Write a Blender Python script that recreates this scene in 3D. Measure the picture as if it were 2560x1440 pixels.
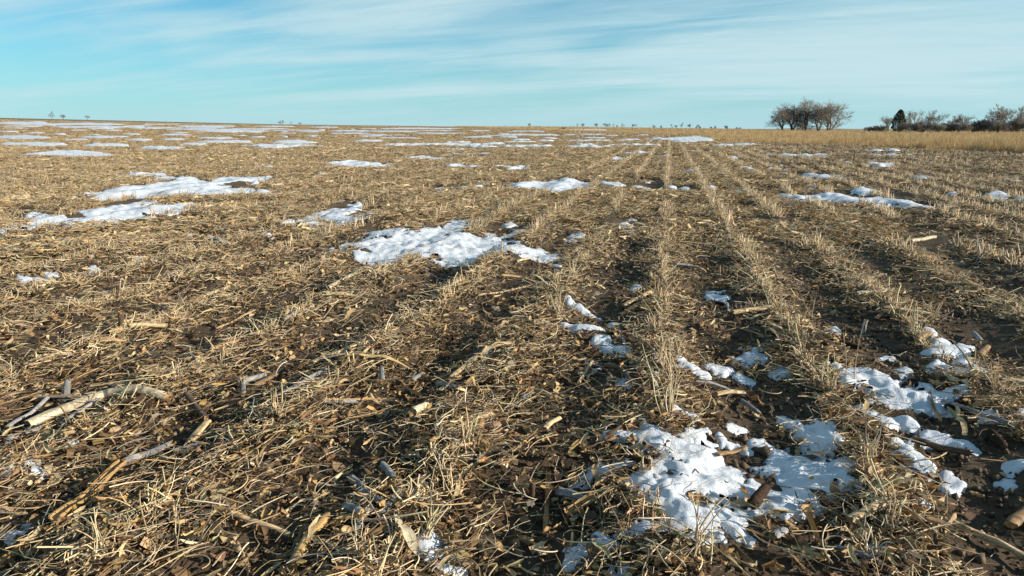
import bpy, math, random
import numpy as np
from math import sin, cos, pi, radians
from mathutils import Vector, Matrix

for o in list(bpy.data.objects):
    bpy.data.objects.remove(o)
SC = bpy.context.scene
COL = SC.collection

# ----------------------------------------------------------------- camera, sky, sun, exposure
CAM_H = 0.75
FPX = 1707.0                       # focal length in pixels of the 2560 px wide photograph
PITCH = math.atan(398.0 / FPX)     # horizon lies 398 px above the picture's centre
cam = bpy.data.cameras.new('camera')
cam.sensor_width = 36.0
cam.lens = 36.0 * FPX / 2560.0
cam.clip_start = 0.02
cam.clip_end = 60000.0
camo = bpy.data.objects.new('camera', cam)
camo.location = (0, 0, CAM_H)
camo.rotation_euler = (pi / 2 - PITCH, 0, 0)
COL.objects.link(camo)
SC.camera = camo

SUN_AZ = radians(104.0)            # clockwise from the view direction: from the right, a little behind
SUN_EL = radians(19.0)
sun = bpy.data.lights.new('sun', 'SUN')
sun.energy = 5.0
sun.angle = radians(0.55)
sun.color = (1.0, 0.90, 0.77)
suno = bpy.data.objects.new('sun', sun)
sdir = Vector((sin(SUN_AZ) * cos(SUN_EL), cos(SUN_AZ) * cos(SUN_EL), sin(SUN_EL)))
suno.rotation_euler = sdir.to_track_quat('Z', 'Y').to_euler()
suno.location = (30, -6, 12)
COL.objects.link(suno)

SC.view_settings.view_transform = 'Standard'
SC.view_settings.look = 'None'
SC.view_settings.exposure = 0.66
SC.view_settings.gamma = 1.0
SC.view_settings.use_curve_mapping = False
SC.cycles.max_bounces = 5
SC.cycles.diffuse_bounces = 2
SC.cycles.transmission_bounces = 3

world = bpy.data.worlds.new('World')
SC.world = world
world.use_nodes = True


def build_world():
    nt = world.node_tree
    nt.nodes.clear()
    N = nt.nodes.new
    L = nt.links.new

    def math_(op, a, b=None, c=None):
        n = N('ShaderNodeMath'); n.operation = op
        for i, v in enumerate((a, b, c)):
            if v is None: continue
            if isinstance(v, (int, float)): n.inputs[i].default_value = v
            else: L(v, n.inputs[i])
        return n.outputs[0]

    def ramp(v, lo, hi):
        n = N('ShaderNodeMapRange'); n.interpolation_type = 'SMOOTHSTEP'
        L(v, n.inputs[0]); n.inputs[1].default_value = lo; n.inputs[2].default_value = hi
        return n.outputs[0]
    sky = N('ShaderNodeTexSky'); sky.sky_type = 'NISHITA'
    sky.sun_disc = False
    sky.sun_elevation = SUN_EL
    sky.sun_rotation = SUN_AZ
    sky.altitude = 300; sky.air_density = 1.0; sky.dust_density = 0.15; sky.ozone_density = 1.0
    tint = N('ShaderNodeMix'); tint.data_type = 'RGBA'; tint.blend_type = 'MULTIPLY'
    tint.inputs[0].default_value = 1.0
    L(sky.outputs[0], tint.inputs[6]); tint.inputs[7].default_value = (0.25, 0.98, 1.26, 1)
    tc = N('ShaderNodeTexCoord')
    sep = N('ShaderNodeSeparateXYZ'); L(tc.outputs['Generated'], sep.inputs[0])
    zz = math_('ADD', math_('MAXIMUM', sep.outputs[2], 0.0), 0.10)
    u = math_('DIVIDE', sep.outputs[0], zz)
    v = math_('DIVIDE', sep.outputs[1], zz)
    # streak axes: cirrus drawn out along a line that runs a little away to the right
    ca, sa = cos(radians(-20)), sin(radians(-20))
    a = math_('ADD', math_('MULTIPLY', u, ca), math_('MULTIPLY', v, sa))
    b = math_('SUBTRACT', math_('MULTIPLY', v, ca), math_('MULTIPLY', u, sa))

    def noise(sa_, sb_, off, detail, rough, dist):
        c = N('ShaderNodeCombineXYZ')
        L(math_('MULTIPLY', a, sa_), c.inputs[0]); L(math_('MULTIPLY', b, sb_), c.inputs[1])
        c.inputs[2].default_value = off
        n = N('ShaderNodeTexNoise'); n.inputs['Scale'].default_value = 1.0
        n.inputs['Detail'].default_value = detail; n.inputs['Roughness'].default_value = rough
        n.inputs['Distortion'].default_value = dist
        L(c.outputs[0], n.inputs['Vector'])
        return n.outputs[0]
    broad = noise(0.30, 0.62, 1.37, 3.0, 0.5, 0.5)
    streak = noise(0.42, 1.9, 11.3, 7.0, 0.58, 0.7)
    fine = noise(1.3, 4.6, 5.1, 6.0, 0.6, 0.9)
    d = math_('ADD', math_('ADD', math_('MULTIPLY', broad, 0.84), math_('MULTIPLY', streak, 0.44)),
              math_('MULTIPLY', fine, 0.16))
    cov = ramp(d, 0.555, 0.90)
    low = ramp(sep.outputs[2], 0.0, 0.055)         # cloud thins into the pale air at the horizon
    dens = math_('MULTIPLY', math_('MULTIPLY', cov, 0.93), math_('ADD', math_('MULTIPLY', low, 0.85), 0.15))
    haze = math_('POWER', math_('SUBTRACT', 1.0, math_('MAXIMUM', math_('MINIMUM', math_('MULTIPLY', sep.outputs[2], 3.6), 1.0), 0.0)), 2.0)
    mh = N('ShaderNodeMix'); mh.data_type = 'RGBA'
    L(math_('MULTIPLY', haze, 0.9), mh.inputs[0]); L(tint.outputs[2], mh.inputs[6]); mh.inputs[7].default_value = (4.8, 7.1, 8.0, 1)
    mc = N('ShaderNodeMix'); mc.data_type = 'RGBA'
    L(dens, mc.inputs[0]); L(mh.outputs[2], mc.inputs[6]); mc.inputs[7].default_value = (5.7, 7.7, 8.2, 1)
    bg = N('ShaderNodeBackground'); bg.inputs[1].default_value = 0.064
    L(mc.outputs[2], bg.inputs[0])
    out = N('ShaderNodeOutputWorld'); L(bg.outputs[0], out.inputs[0])


build_world()

rng = np.random.default_rng(7)
random.seed(7)


# ----------------------------------------------------------------- noise and terrain
def _hash(ix, iy, seed):
    h = (ix.astype(np.int64) * 374761393 + iy.astype(np.int64) * 668265263 + seed * 974634777) & 0xFFFFFFFF
    h = ((h ^ (h >> 13)) * 1274126177) & 0xFFFFFFFF
    h = h ^ (h >> 16)
    return (h & 0xFFFFFF) / float(0xFFFFFF)


def vnoise(x, y, seed=0):
    x = np.asarray(x, float); y = np.asarray(y, float)
    ix = np.floor(x); iy = np.floor(y)
    fx = x - ix; fy = y - iy
    u = fx * fx * fx * (fx * (fx * 6 - 15) + 10); v = fy * fy * fy * (fy * (fy * 6 - 15) + 10)
    a = _hash(ix, iy, seed); b = _hash(ix + 1, iy, seed)
    c = _hash(ix, iy + 1, seed); d = _hash(ix + 1, iy + 1, seed)
    return (a + (b - a) * u) + ((c + (d - c) * u) - (a + (b - a) * u)) * v - 0.5


def fbm(x, y, seed=0, octaves=4, gain=0.5):
    s = 0.0; amp = 1.0; f = 1.0
    for k in range(octaves):
        s = s + amp * vnoise(x * f + 17.3 * k, y * f - 9.1 * k, seed + k * 13)
        amp *= gain; f *= 2.03
    return s


def sstep(a, b, x):
    t = np.clip((np.asarray(x, float) - a) / (b - a), 0, 1)
    return t * t * (3 - 2 * t)


def horizon_px(x, y):
    """photograph column of a far point (bearing), clamped to what the profile knows"""
    t = np.where(np.asarray(y) > 1e-6, np.asarray(x) / np.maximum(y, 1e-6), np.sign(x) * 5.0)
    return np.clip(1280 + 1753 * t, -2500, 4500)


E_PX = [-2500, -300, 0, 300, 700, 1000, 1240, 1330, 1500, 1700, 1850, 2050, 2200, 2560, 4500]
E_EL = [27, 27, 26, 19.5, 10.5, 7.2, 4.0, 5.0, 3.0, 2.2, 1.0, -1.0, -2.2, -3.0, -3.0]


def terrain(x, y):
    x = np.asarray(x, float); y = np.asarray(y, float)
    r = np.hypot(x, y)
    e = np.interp(horizon_px(x, y), E_PX, E_EL) / FPX * np.clip(y / np.maximum(r, 1e-6), .3, 1)
    w = sstep(10, 150, r)
    rr = np.minimum(r, 900.0)
    f = np.interp(horizon_px(x, y), [1550, 1720, 1850, 2050], [1, .7, .35, .2])
    z = w * (0.75 * f + e * rr) * np.where(r > 900, np.maximum(0.2, 1 - (r - 900) / 2500.0), 1.0)
    front = sstep(-0.2, 0.3, y / np.maximum(r, 1e-6))
    return z * front + (1 - front) * 0.3 * w


ROW_AZ = radians(12.70)
RC, RS = cos(ROW_AZ), sin(ROW_AZ)
ROW_D = 0.468


def row_coord(x, y):
    l = x * RC - y * RS
    s = x * RS + y * RC
    return l + 0.035 * vnoise(s * 0.35, l * 0.0 + 3.3, 5), s


def row_phase(x, y):
    """0 on a stubble row, 1 midway between two rows"""
    l, s = row_coord(x, y)
    k = l / ROW_D
    return np.abs(k - np.round(k)) * 2


def soil(x, y):
    r = np.hypot(x, y)
    z = terrain(x, y)
    near = 1 - sstep(20, 60, r)
    rp = row_phase(x, y)
    z = z + near * (0.030 * (0.5 + 0.5 * np.cos(pi * rp)) ** 1.4 - 0.012)
    z = z + near * (0.042 * fbm(x * 2.6, y * 2.6, 21, 3) + 0.016 * fbm(x * 13, y * 13, 31, 3, 0.6))
    c = fbm(x * 7.0, y * 7.0, 47, 2)
    z = z + near * 0.030 * np.clip(c - 0.22, 0, 1)          # clods
    return z


def bareness(x, y):
    """1 where the ground shows no residue, 0 where the litter is closed"""
    rp = row_phase(x, y)
    l, s = row_coord(x, y)
    n = fbm(x * 1.7, y * 1.7, 77, 3) + 0.55 * fbm(x * 5.5, y * 5.5, 81, 2)
    right = sstep(-1.0, 0.5, l)
    t = n + 0.30 * (rp - 0.55) * (0.5 + right) + 0.30 * right - 0.32
    return sstep(0.06, 0.30, t)


def zone_grass(x, y):
    px = horizon_px(x, y)
    rb = np.interp(px, [1100, 1150, 1300, 1400, 1550, 1700, 1765, 1785, 1850, 2000, 2200, 2400, 2560, 3000, 4500],
                   [900, 150, 92, 82, 70, 62, 55, 42, 40, 36, 31.5, 28, 25.5, 21, 19])
    r = np.hypot(x, y) + 3.0 * vnoise(x * 0.12, y * 0.12, 91) * sstep(20, 60, np.hypot(x, y)) + 1.2 * vnoise(x * 0.6, y * 0.6, 92)
    return np.where(y > 0, r - rb, -1e3)


_ct, _st = cos(PITCH), sin(PITCH)


def ground(px, py):
    """point of the ground that photograph pixel (px, py) looks at"""
    px = np.atleast_1d(np.asarray(px, float)); py = np.atleast_1d(np.asarray(py, float))
    a = (px - 1280) / FPX; b = -(py - 720) / FPX
    dx, dy, dz = a, _ct + b * _st, -_st + b * _ct
    hx = np.hypot(dx, dy)
    rs = np.geomspace(0.6, 1500, 2600)[None, :]
    t = rs / hx[:, None]
    X = dx[:, None] * t; Y = dy[:, None] * t; Z = CAM_H + dz[:, None] * t
    below = Z <= terrain(X, Y)
    k = np.where(below.any(1), below.argmax(1), rs.shape[1] - 1)
    k0 = np.maximum(k - 1, 0)
    i = np.arange(len(px))
    # secant step between the two samples
    za = Z[i, k0] - terrain(X[i, k0], Y[i, k0]); zb = Z[i, k] - terrain(X[i, k], Y[i, k])
    f = np.clip(za / np.where(np.abs(za - zb) < 1e-9, 1, za - zb), 0, 1)
    return X[i, k0] + (X[i, k] - X[i, k0]) * f, Y[i, k0] + (Y[i, k] - Y[i, k0]) * f


def G(px, py):
    x, y = ground(px, py)
    return float(x[0]), float(y[0])


# ----------------------------------------------------------------- mesh helpers
_O1 = ['', 'first', 'second', 'third', 'fourth', 'fifth', 'sixth', 'seventh', 'eighth', 'ninth', 'tenth', 'eleventh', 'twelfth', 'thirteenth', 'fourteenth',
       'fifteenth', 'sixteenth', 'seventeenth', 'eighteenth', 'nineteenth']
_T1 = ['', '', 'twenty', 'thirty', 'forty', 'fifty', 'sixty', 'seventy', 'eighty', 'ninety']


def ordinal(n):
    if n >= 100: return 'hundredth' if n == 100 else 'hundred-and-' + ordinal(n - 100)
    if n < 20: return _O1[n]
    return (_T1[n // 10][:-1] + 'ieth') if n % 10 == 0 else _T1[n // 10] + '-' + _O1[n % 10]


def mesh_from(name, V, F, mat=None, colors=None, smooth=True):
    """V (n,3); F (m,3|4) array or list of arrays of differing width"""
    V = np.asarray(V, np.float32)
    Fs = F if isinstance(F, list) else [F]
    Fs = [np.asarray(f, np.int32) for f in Fs if len(f)]
    loops = np.concatenate([f.ravel() for f in Fs])
    tot = np.concatenate([np.full(len(f), f.shape[1], np.int32) for f in Fs])
    st = np.concatenate([[0], np.cumsum(tot)[:-1]]).astype(np.int32)
    me = bpy.data.meshes.new(name)
    me.vertices.add(len(V)); me.vertices.foreach_set('co', V.ravel())
    me.loops.add(len(loops)); me.loops.foreach_set('vertex_index', loops)
    me.polygons.add(len(tot)); me.polygons.foreach_set('loop_start', st); me.polygons.foreach_set('loop_total', tot)
    if smooth:
        me.polygons.foreach_set('use_smooth', np.ones(len(tot), bool))
    if colors is not None:
        at = me.attributes.new('tone', 'FLOAT_COLOR', 'POINT')
        c = np.asarray(colors, np.float32)
        if c.shape[1] == 3:
            c = np.concatenate([c, np.ones((len(c), 1), np.float32)], 1)
        at.data.foreach_set('color', c.ravel())
    me.update(calc_edges=True)
    if mat: me.materials.append(mat)
    return me


def link(name, data, parent=None, loc=None, rot=None, label=None, cat=None, group=None, kind=None):
    o = bpy.data.objects.new(name, data)
    COL.objects.link(o)
    if parent: o.parent = parent
    if loc is not None: o.location = loc
    if rot is not None: o.rotation_euler = rot
    if label: o['label'] = label
    if cat: o['category'] = cat
    if group: o['group'] = group
    if kind: o['kind'] = kind
    return o


class MB:
    """collects vertices, faces and tones of one mesh"""
    def __init__(s): s.V = []; s.T = []; s.Q = []; s.C = []; s.n = 0

    def add(s, V, F, col):
        V = np.asarray(V, float); F = np.asarray(F, int)
        c = np.asarray(col, float)
        if c.ndim == 1: c = np.tile(c[:3], (len(V), 1))
        s.V.append(V); s.C.append(c)
        (s.T if F.shape[1] == 3 else s.Q).append(F + s.n)
        s.n += len(V)

    def mesh(s, name, mat, smooth=True):
        F = []
        if s.T: F.append(np.concatenate(s.T))
        if s.Q: F.append(np.concatenate(s.Q))
        return mesh_from(name, np.concatenate(s.V), F, mat, np.concatenate(s.C), smooth)


def tube(P, R, sides=5, twist=0.0, cap=True, flat=1.0, phase=0.0):
    """tube along the polyline P (k,3) with radii R (k)"""
    P = np.asarray(P, float); R = np.asarray(R, float); k = len(P)
    T = np.gradient(P, axis=0); T /= np.linalg.norm(T, axis=1)[:, None] + 1e-12
    up = np.array([0, 0, 1.0])
    if abs(T[0, 2]) > 0.9: up = np.array([1.0, 0, 0])
    A = np.cross(T, up); A /= np.linalg.norm(A, axis=1)[:, None] + 1e-12
    B = np.cross(A, T)
    th = np.linspace(0, 2 * pi, sides, endpoint=False) + phase
    V = P[:, None, :] + R[:, None, None] * (np.cos(th)[None, :, None] * A[:, None, :] + flat * np.sin(th)[None, :, None] * B[:, None, :])
    V = V.reshape(-1, 3)
    i = np.arange(k - 1)[:, None] * sides; j = np.arange(sides)[None, :]; j2 = (j + 1) % sides
    Q = np.stack([i + j, i + j2, i + sides + j2, i + sides + j], -1).reshape(-1, 4)
    return V, Q


def curve_path(length, n, bend, rs, droop=0.0):
    """random gently bent path along +X, starting at the origin"""
    a = rs.normal(0, bend); c = rs.normal(0, bend * 0.8); e = rs.normal(0, bend * 0.45)
    t = np.linspace(0, 1, n)
    ang = a * t + c * t * t + e * np.sin(t * rs.uniform(3, 7))
    angz = rs.normal(0, bend * 0.35) * t - droop * t * t
    step = length / (n - 1)
    P = np.zeros((n, 3))
    for i in range(1, n):
        P[i] = P[i - 1] + step * np.array([cos(ang[i]) * cos(angz[i]), sin(ang[i]) * cos(angz[i]), sin(angz[i])])
    return P


# ----------------------------------------------------------------- materials
def new_mat(name):
    m = bpy.data.materials.new(name); m.use_nodes = True
    nt = m.node_tree; nt.nodes.clear()
    out = nt.nodes.new('ShaderNodeOutputMaterial'); b = nt.nodes.new('ShaderNodeBsdfPrincipled')
    nt.links.new(b.outputs[0], out.inputs[0])
    return m, nt, b


def set_spec(b, v):
    b.inputs['Specular IOR Level'].default_value = v


def mat_tone(name, rough=0.7, spec=0.3, grain=90.0, contrast=0.5, stretch=None, bump=0.25, rand=0.25, trans=0.0):
    """colour from the 'tone' attribute of the piece, with a fine grain and a little change from piece to piece"""
    m, nt, b = new_mat(name); N = nt.nodes.new; L = nt.links.new
    at = N('ShaderNodeAttribute'); at.attribute_name = 'tone'
    tc = N('ShaderNodeTexCoord'); no = N('ShaderNodeTexNoise')
    no.inputs['Scale'].default_value = grain; no.inputs['Detail'].default_value = 4.0; no.inputs['Roughness'].default_value = 0.65
    if stretch:
        mp = N('ShaderNodeMapping'); mp.inputs['Scale'].default_value = stretch
        L(tc.outputs['Object'], mp.inputs[0]); L(mp.outputs[0], no.inputs['Vector'])
    else:
        L(tc.outputs['Object'], no.inputs['Vector'])
    oi = N('ShaderNodeObjectInfo')
    mr = N('ShaderNodeMapRange'); L(no.outputs[0], mr.inputs[0])
    mr.inputs[1].default_value = 0.25; mr.inputs[2].default_value = 0.75
    mr.inputs[3].default_value = 1 - contrast; mr.inputs[4].default_value = 1 + contrast
    mr2 = N('ShaderNodeMapRange'); L(oi.outputs['Random'], mr2.inputs[0])
    mr2.inputs[3].default_value = 1 - rand; mr2.inputs[4].default_value = 1 + rand
    mu = N('ShaderNodeMath'); mu.operation = 'MULTIPLY'; L(mr.outputs[0], mu.inputs[0]); L(mr2.outputs[0], mu.inputs[1])
    mx = N('ShaderNodeVectorMath'); mx.operation = 'SCALE'
    L(at.outputs['Color'], mx.inputs[0]); L(mu.outputs[0], mx.inputs['Scale'])
    L(mx.outputs[0], b.inputs['Base Color'])
    b.inputs['Roughness'].default_value = rough; set_spec(b, spec)
    if bump:
        bp = N('ShaderNodeBump'); bp.inputs['Strength'].default_value = bump; bp.inputs['Distance'].default_value = 0.002
        L(no.outputs[0], bp.inputs['Height']); L(bp.outputs[0], b.inputs['Normal'])
    if trans:
        out = [n for n in nt.nodes if n.type == 'OUTPUT_MATERIAL'][0]
        tr = N('ShaderNodeBsdfTranslucent'); L(mx.outputs[0], tr.inputs[0])
        ms = N('ShaderNodeMixShader'); ms.inputs[0].default_value = trans
        L(b.outputs[0], ms.inputs[1]); L(tr.outputs[0], ms.inputs[2]); L(ms.outputs[0], out.inputs[0])
    return m


def mat_soil():
    m, nt, b = new_mat('field_soil'); N = nt.nodes.new; L = nt.links.new
    tc = N('ShaderNodeTexCoord')
    at = N('ShaderNodeAttribute'); at.attribute_name = 'tone'      # R residue cover, G grassland, B patchy darkening near the camera
    sp = N('ShaderNodeSeparateColor'); L(at.outputs['Color'], sp.inputs[0])

    def noise(scale, detail=5, rough=0.6, st=None):
        n = N('ShaderNodeTexNoise'); n.inputs['Scale'].default_value = scale
        n.inputs['Detail'].default_value = detail; n.inputs['Roughness'].default_value = rough
        if st:
            mp = N('ShaderNodeMapping'); mp.inputs['Scale'].default_value = st; mp.inputs['Rotation'].default_value = (0, 0, -0.6)
            L(tc.outputs['Object'], mp.inputs[0]); L(mp.outputs[0], n.inputs['Vector'])
        else:
            L(tc.outputs['Object'], n.inputs['Vector'])
        return n.outputs[0]

    def cr(v, stops):
        r = N('ShaderNodeValToRGB'); L(v, r.inputs[0])
        el = r.color_ramp.elements
        while len(el) < len(stops): el.new(0.5)
        for e, (p, c) in zip(el, stops):
            e.position = p; e.color = (*c, 1)
        return r.outputs[0]

    def mix(f, a, bb):
        x = N('ShaderNodeMix'); x.data_type = 'RGBA'
        L(f, x.inputs[0]); L(a, x.inputs[6]); L(bb, x.inputs[7])
        return x.outputs[2]
    dirt = cr(noise(34, 7, 0.7), [(0.25, (0.046, 0.031, 0.019)), (0.5, (0.083, 0.058, 0.036)), (0.78, (0.145, 0.106, 0.069))])
    dirt2 = cr(noise(3.1, 4, 0.6), [(0.3, (0.064, 0.044, 0.027)), (0.7, (0.120, 0.086, 0.055))])
    dirtm = N('ShaderNodeMix'); dirtm.data_type = 'RGBA'; dirtm.inputs[0].default_value = 0.45
    L(dirt, dirtm.inputs[6]); L(dirt2, dirtm.inputs[7])
    straw = cr(noise(7.0, 9, 0.78), [(0.22, (0.060, 0.040, 0.020)), (0.42, (0.20, 0.128, 0.058)), (0.56, (0.32, 0.212, 0.098)), (0.75, (0.47, 0.34, 0.18))])
    straw2 = cr(noise(0.25, 5, 0.6), [(0.35, (0.165, 0.112, 0.057)), (0.65, (0.290, 0.198, 0.098))])
    stm = N('ShaderNodeMix'); stm.data_type = 'RGBA'; stm.inputs[0].default_value = 0.42
    L(straw, stm.inputs[6]); L(straw2, stm.inputs[7])
    cov = N('ShaderNodeMath'); cov.operation = 'MULTIPLY'
    edge = N('ShaderNodeMapRange'); L(noise(11, 6, 0.7), edge.inputs[0])
    edge.inputs[1].default_value = 0.3; edge.inputs[2].default_value = 0.6
    L(sp.outputs[0], cov.inputs[0]); L(edge.outputs[0], cov.inputs[1])
    field = mix(cov.outputs[0], dirtm.outputs[2], stm.outputs[2])
    gold = cr(noise(0.5, 8, 0.7), [(0.28, (0.19, 0.125, 0.060)), (0.52, (0.31, 0.215, 0.105)), (0.75, (0.42, 0.31, 0.165))])
    col = mix(sp.outputs[1], field, gold)
    dm = N('ShaderNodeMapRange'); L(sp.outputs[2], dm.inputs[0]); dm.inputs[3].default_value = 1.0; dm.inputs[4].default_value = 0.62
    sc = N('ShaderNodeVectorMath'); sc.operation = 'SCALE'; L(col, sc.inputs[0]); L(dm.outputs[0], sc.inputs['Scale'])
    L(sc.outputs[0], b.inputs['Base Color'])
    b.inputs['Roughness'].default_value = 0.92; set_spec(b, 0.2)
    b1 = N('ShaderNodeBump'); b1.inputs['Strength'].default_value = 0.9; b1.inputs['Distance'].default_value = 0.012
    L(noise(60, 7, 0.72), b1.inputs['Height'])
    L(b1.outputs[0], b.inputs['Normal'])
    return m


def mat_snow():
    m, nt, b = new_mat('old_snow'); N = nt.nodes.new; L = nt.links.new
    tc = N('ShaderNodeTexCoord')
    n = N('ShaderNodeTexNoise'); n.inputs['Scale'].default_value = 75; n.inputs['Detail'].default_value = 8; n.inputs['Roughness'].default_value = 0.7; L(tc.outputs['Object'], n.inputs['Vector'])
    n2 = N('ShaderNodeTexNoise'); n2.inputs['Scale'].default_value = 14; n2.inputs['Detail'].default_value = 6; L(tc.outputs['Object'], n2.inputs['Vector'])
    r = N('ShaderNodeValToRGB'); L(n2.outputs[0], r.inputs[0])
    r.color_ramp.elements[0].position = 0.25; r.color_ramp.elements[0].color = (0.48, 0.51, 0.55, 1)
    r.color_ramp.elements[1].position = 0.55; r.color_ramp.elements[1].color = (0.63, 0.66, 0.70, 1)
    L(r.outputs[0], b.inputs['Base Color'])
    b.inputs['Roughness'].default_value = 0.55; set_spec(b, 0.35)
    b.inputs['Subsurface Weight'].default_value = 0.0
    b.inputs['Subsurface Radius'].default_value = (0.010, 0.014, 0.018)
    b.inputs['Subsurface Scale'].default_value = 1.0
    bp = N('ShaderNodeBump'); bp.inputs['Strength'].default_value = 0.7; bp.inputs['Distance'].default_value = 0.008
    L(n.outputs[0], bp.inputs['Height']); L(bp.outputs[0], b.inputs['Normal'])
    return m


M_SOIL = mat_soil()
M_SNOW = mat_snow()
M_LITTER = mat_tone('dry_residue', 0.72, 0.25, 140, 0.35, None, 0.3, 0.12, 0.10)
M_STRAW = mat_tone('straw', 0.55, 0.35, 120, 0.25, None, 0.2, 0.12)
M_STALK = mat_tone('corn_stalk_rind', 0.62, 0.25, 46, 0.62, (1.0, 9.0, 9.0), 0.45, 0.05)
M_COB = mat_tone('corn_cob_chaff', 0.85, 0.15, 300, 0.5, None, 0.8, 0.1)
M_BARK = mat_tone('bark', 0.85, 0.2, 6, 0.3, None, 0.0, 0.1)
M_GRASS = mat_tone('prairie_grass', 0.7, 0.2, 3, 0.25, None, 0.0, 0.22, 0.15)
M_CEDAR = mat_tone('cedar_foliage', 0.8, 0.15, 4, 0.4, None, 0.0, 0.1)
M_HILL = mat_tone('far_hill', 0.95, 0.1, 0.01, 0.2, None, 0.0, 0.0)


# ----------------------------------------------------------------- ground sheet
def build_ground():
    azs = np.concatenate([np.linspace(-180, -60, 50, endpoint=False), np.linspace(-60, 60, 340, endpoint=False),
                          np.linspace(60, 180, 50, endpoint=False)])
    az = np.radians(azs)
    rs = [0.12]
    while rs[-1] < 9000:
        r = rs[-1]
        rs.append(r * (1.03 if r < 0.8 else 1.010 if r < 5 else 1.018 if r < 60 else 1.04))
    rs = np.array(rs)
    X = rs[:, None] * np.sin(az)[None, :]; Y = rs[:, None] * np.cos(az)[None, :]
    Z = soil(X, Y)
    n, k = X.shape
    V = np.stack([X, Y, Z], -1).reshape(-1, 3)
    i = np.arange(n - 1)[:, None] * k; j = np.arange(k)[None, :]; j2 = (j + 1) % k
    Q = np.stack([i + j, i + k + j, i + k + j2, i + j2], -1).reshape(-1, 4)
    V = np.concatenate([V, [[0, 0, float(soil(np.zeros(1), np.zeros(1))[0])]]])
    c = len(V) - 1
    T = np.stack([np.full(k, c), np.arange(k), (np.arange(k) + 1) % k], -1)
    x, y = V[:, 0], V[:, 1]
    r = np.hypot(x, y)
    cov = (1 - .5 * sstep(.5, 3.5, (x * RC - y * RS) - .03 * r) * (1 - sstep(30, 60, r))) * sstep(3.0, 22, r) * (1 - 0.75 * bareness(x, y) * (1 - sstep(18, 50, r))) * (1 - .45 * row_phase(x, y) * (1 - sstep(20, 45, r)))
    gz = sstep(-0.6, 0.6, zone_grass(x, y))
    # beyond the strip of tall grass the plain turns to grey pasture
    dry = sstep(0.0, 0.5, fbm(x * 0.9, y * 0.9, 55, 3))
    near_dark = (1 - sstep(0, 2.5, np.abs(r - 2.0))) * 0.15 * dry  # noise patches of slightly darker ground colour around the camera
    C = np.stack([cov, gz, near_dark], -1)
    me = mesh_from('field_ground', V, [Q[:, ::-1], T[:, ::-1]], M_SOIL, C)
    link('field_ground', me, label='bare brown soil and chopped crop residue of the harvested field', kind='structure')


build_ground()


# ----------------------------------------------------------------- far hills on the skyline
def build_hill(name, px0, px1, dist, base_el, peaks, tone, label, seed):
    n = 160
    px = np.linspace(px0, px1, n)
    t = (px - 1280) / 1753.0
    az = np.arctan(t)
    el = base_el + peaks * (0.5 + fbm(px * 0.006, px * 0 + seed, seed, 4)) * np.sin(np.linspace(0, pi, n)) ** 0.5
    rows = []
    for f, g in ((0.90, 0.0), (0.95, 0.62), (1.0, 1.0), (1.06, 0.75), (1.15, -0.2)):
        d = dist * f
        h = CAM_H + d * (base_el - 8 + (el - base_el + 8) * g) / FPX
        rows.append(np.stack([d * np.sin(az), d * np.cos(az), h], -1))
    V = np.concatenate(rows)
    i = np.arange(4)[:, None] * n; j = np.arange(n - 1)[None, :]
    Q = np.stack([i + j, i + j + 1, i + n + j + 1, i + n + j], -1).reshape(-1, 4)
    col = np.array(tone)[None, :] * (1 + 0.5 * fbm(V[:, 0] * 0.004, V[:, 1] * 0.004, seed + 9, 3))[:, None]
    me = mesh_from(name, V, Q, M_HILL, col)
    link(name, me, label=label, kind='structure')


build_hill('hills', 1000, 3600, 5200, -4, 6.5, (0.19, 0.16, 0.15), 'low hazy hills on the horizon behind the trees', 3)
build_hill('hills', 1750, 3300, 3400, -5, 4.5, (0.21, 0.15, 0.10), 'nearer low brown rise on the horizon at right', 8)


# ----------------------------------------------------------------- snow patches
def c_(ox, oy, s, pts):
    return [(ox + x / s, oy + y / s) for x, y in pts]


def crop1(*p): return c_(1400, 1000, 3.2, p)
def crop4(*p): return c_(1400, 700, 4.8, p)
def crop5(*p): return c_(2000, 780, 3.0, p)
def crop6(*p): return c_(780, 520, 3.657, p)
def crop7(*p): return c_(0, 400, 3.368, p)
def crop8(*p): return c_(660, 380, 2.4615, p)
def crop9(*p): return c_(1280, 270, 2.0, p)


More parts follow.
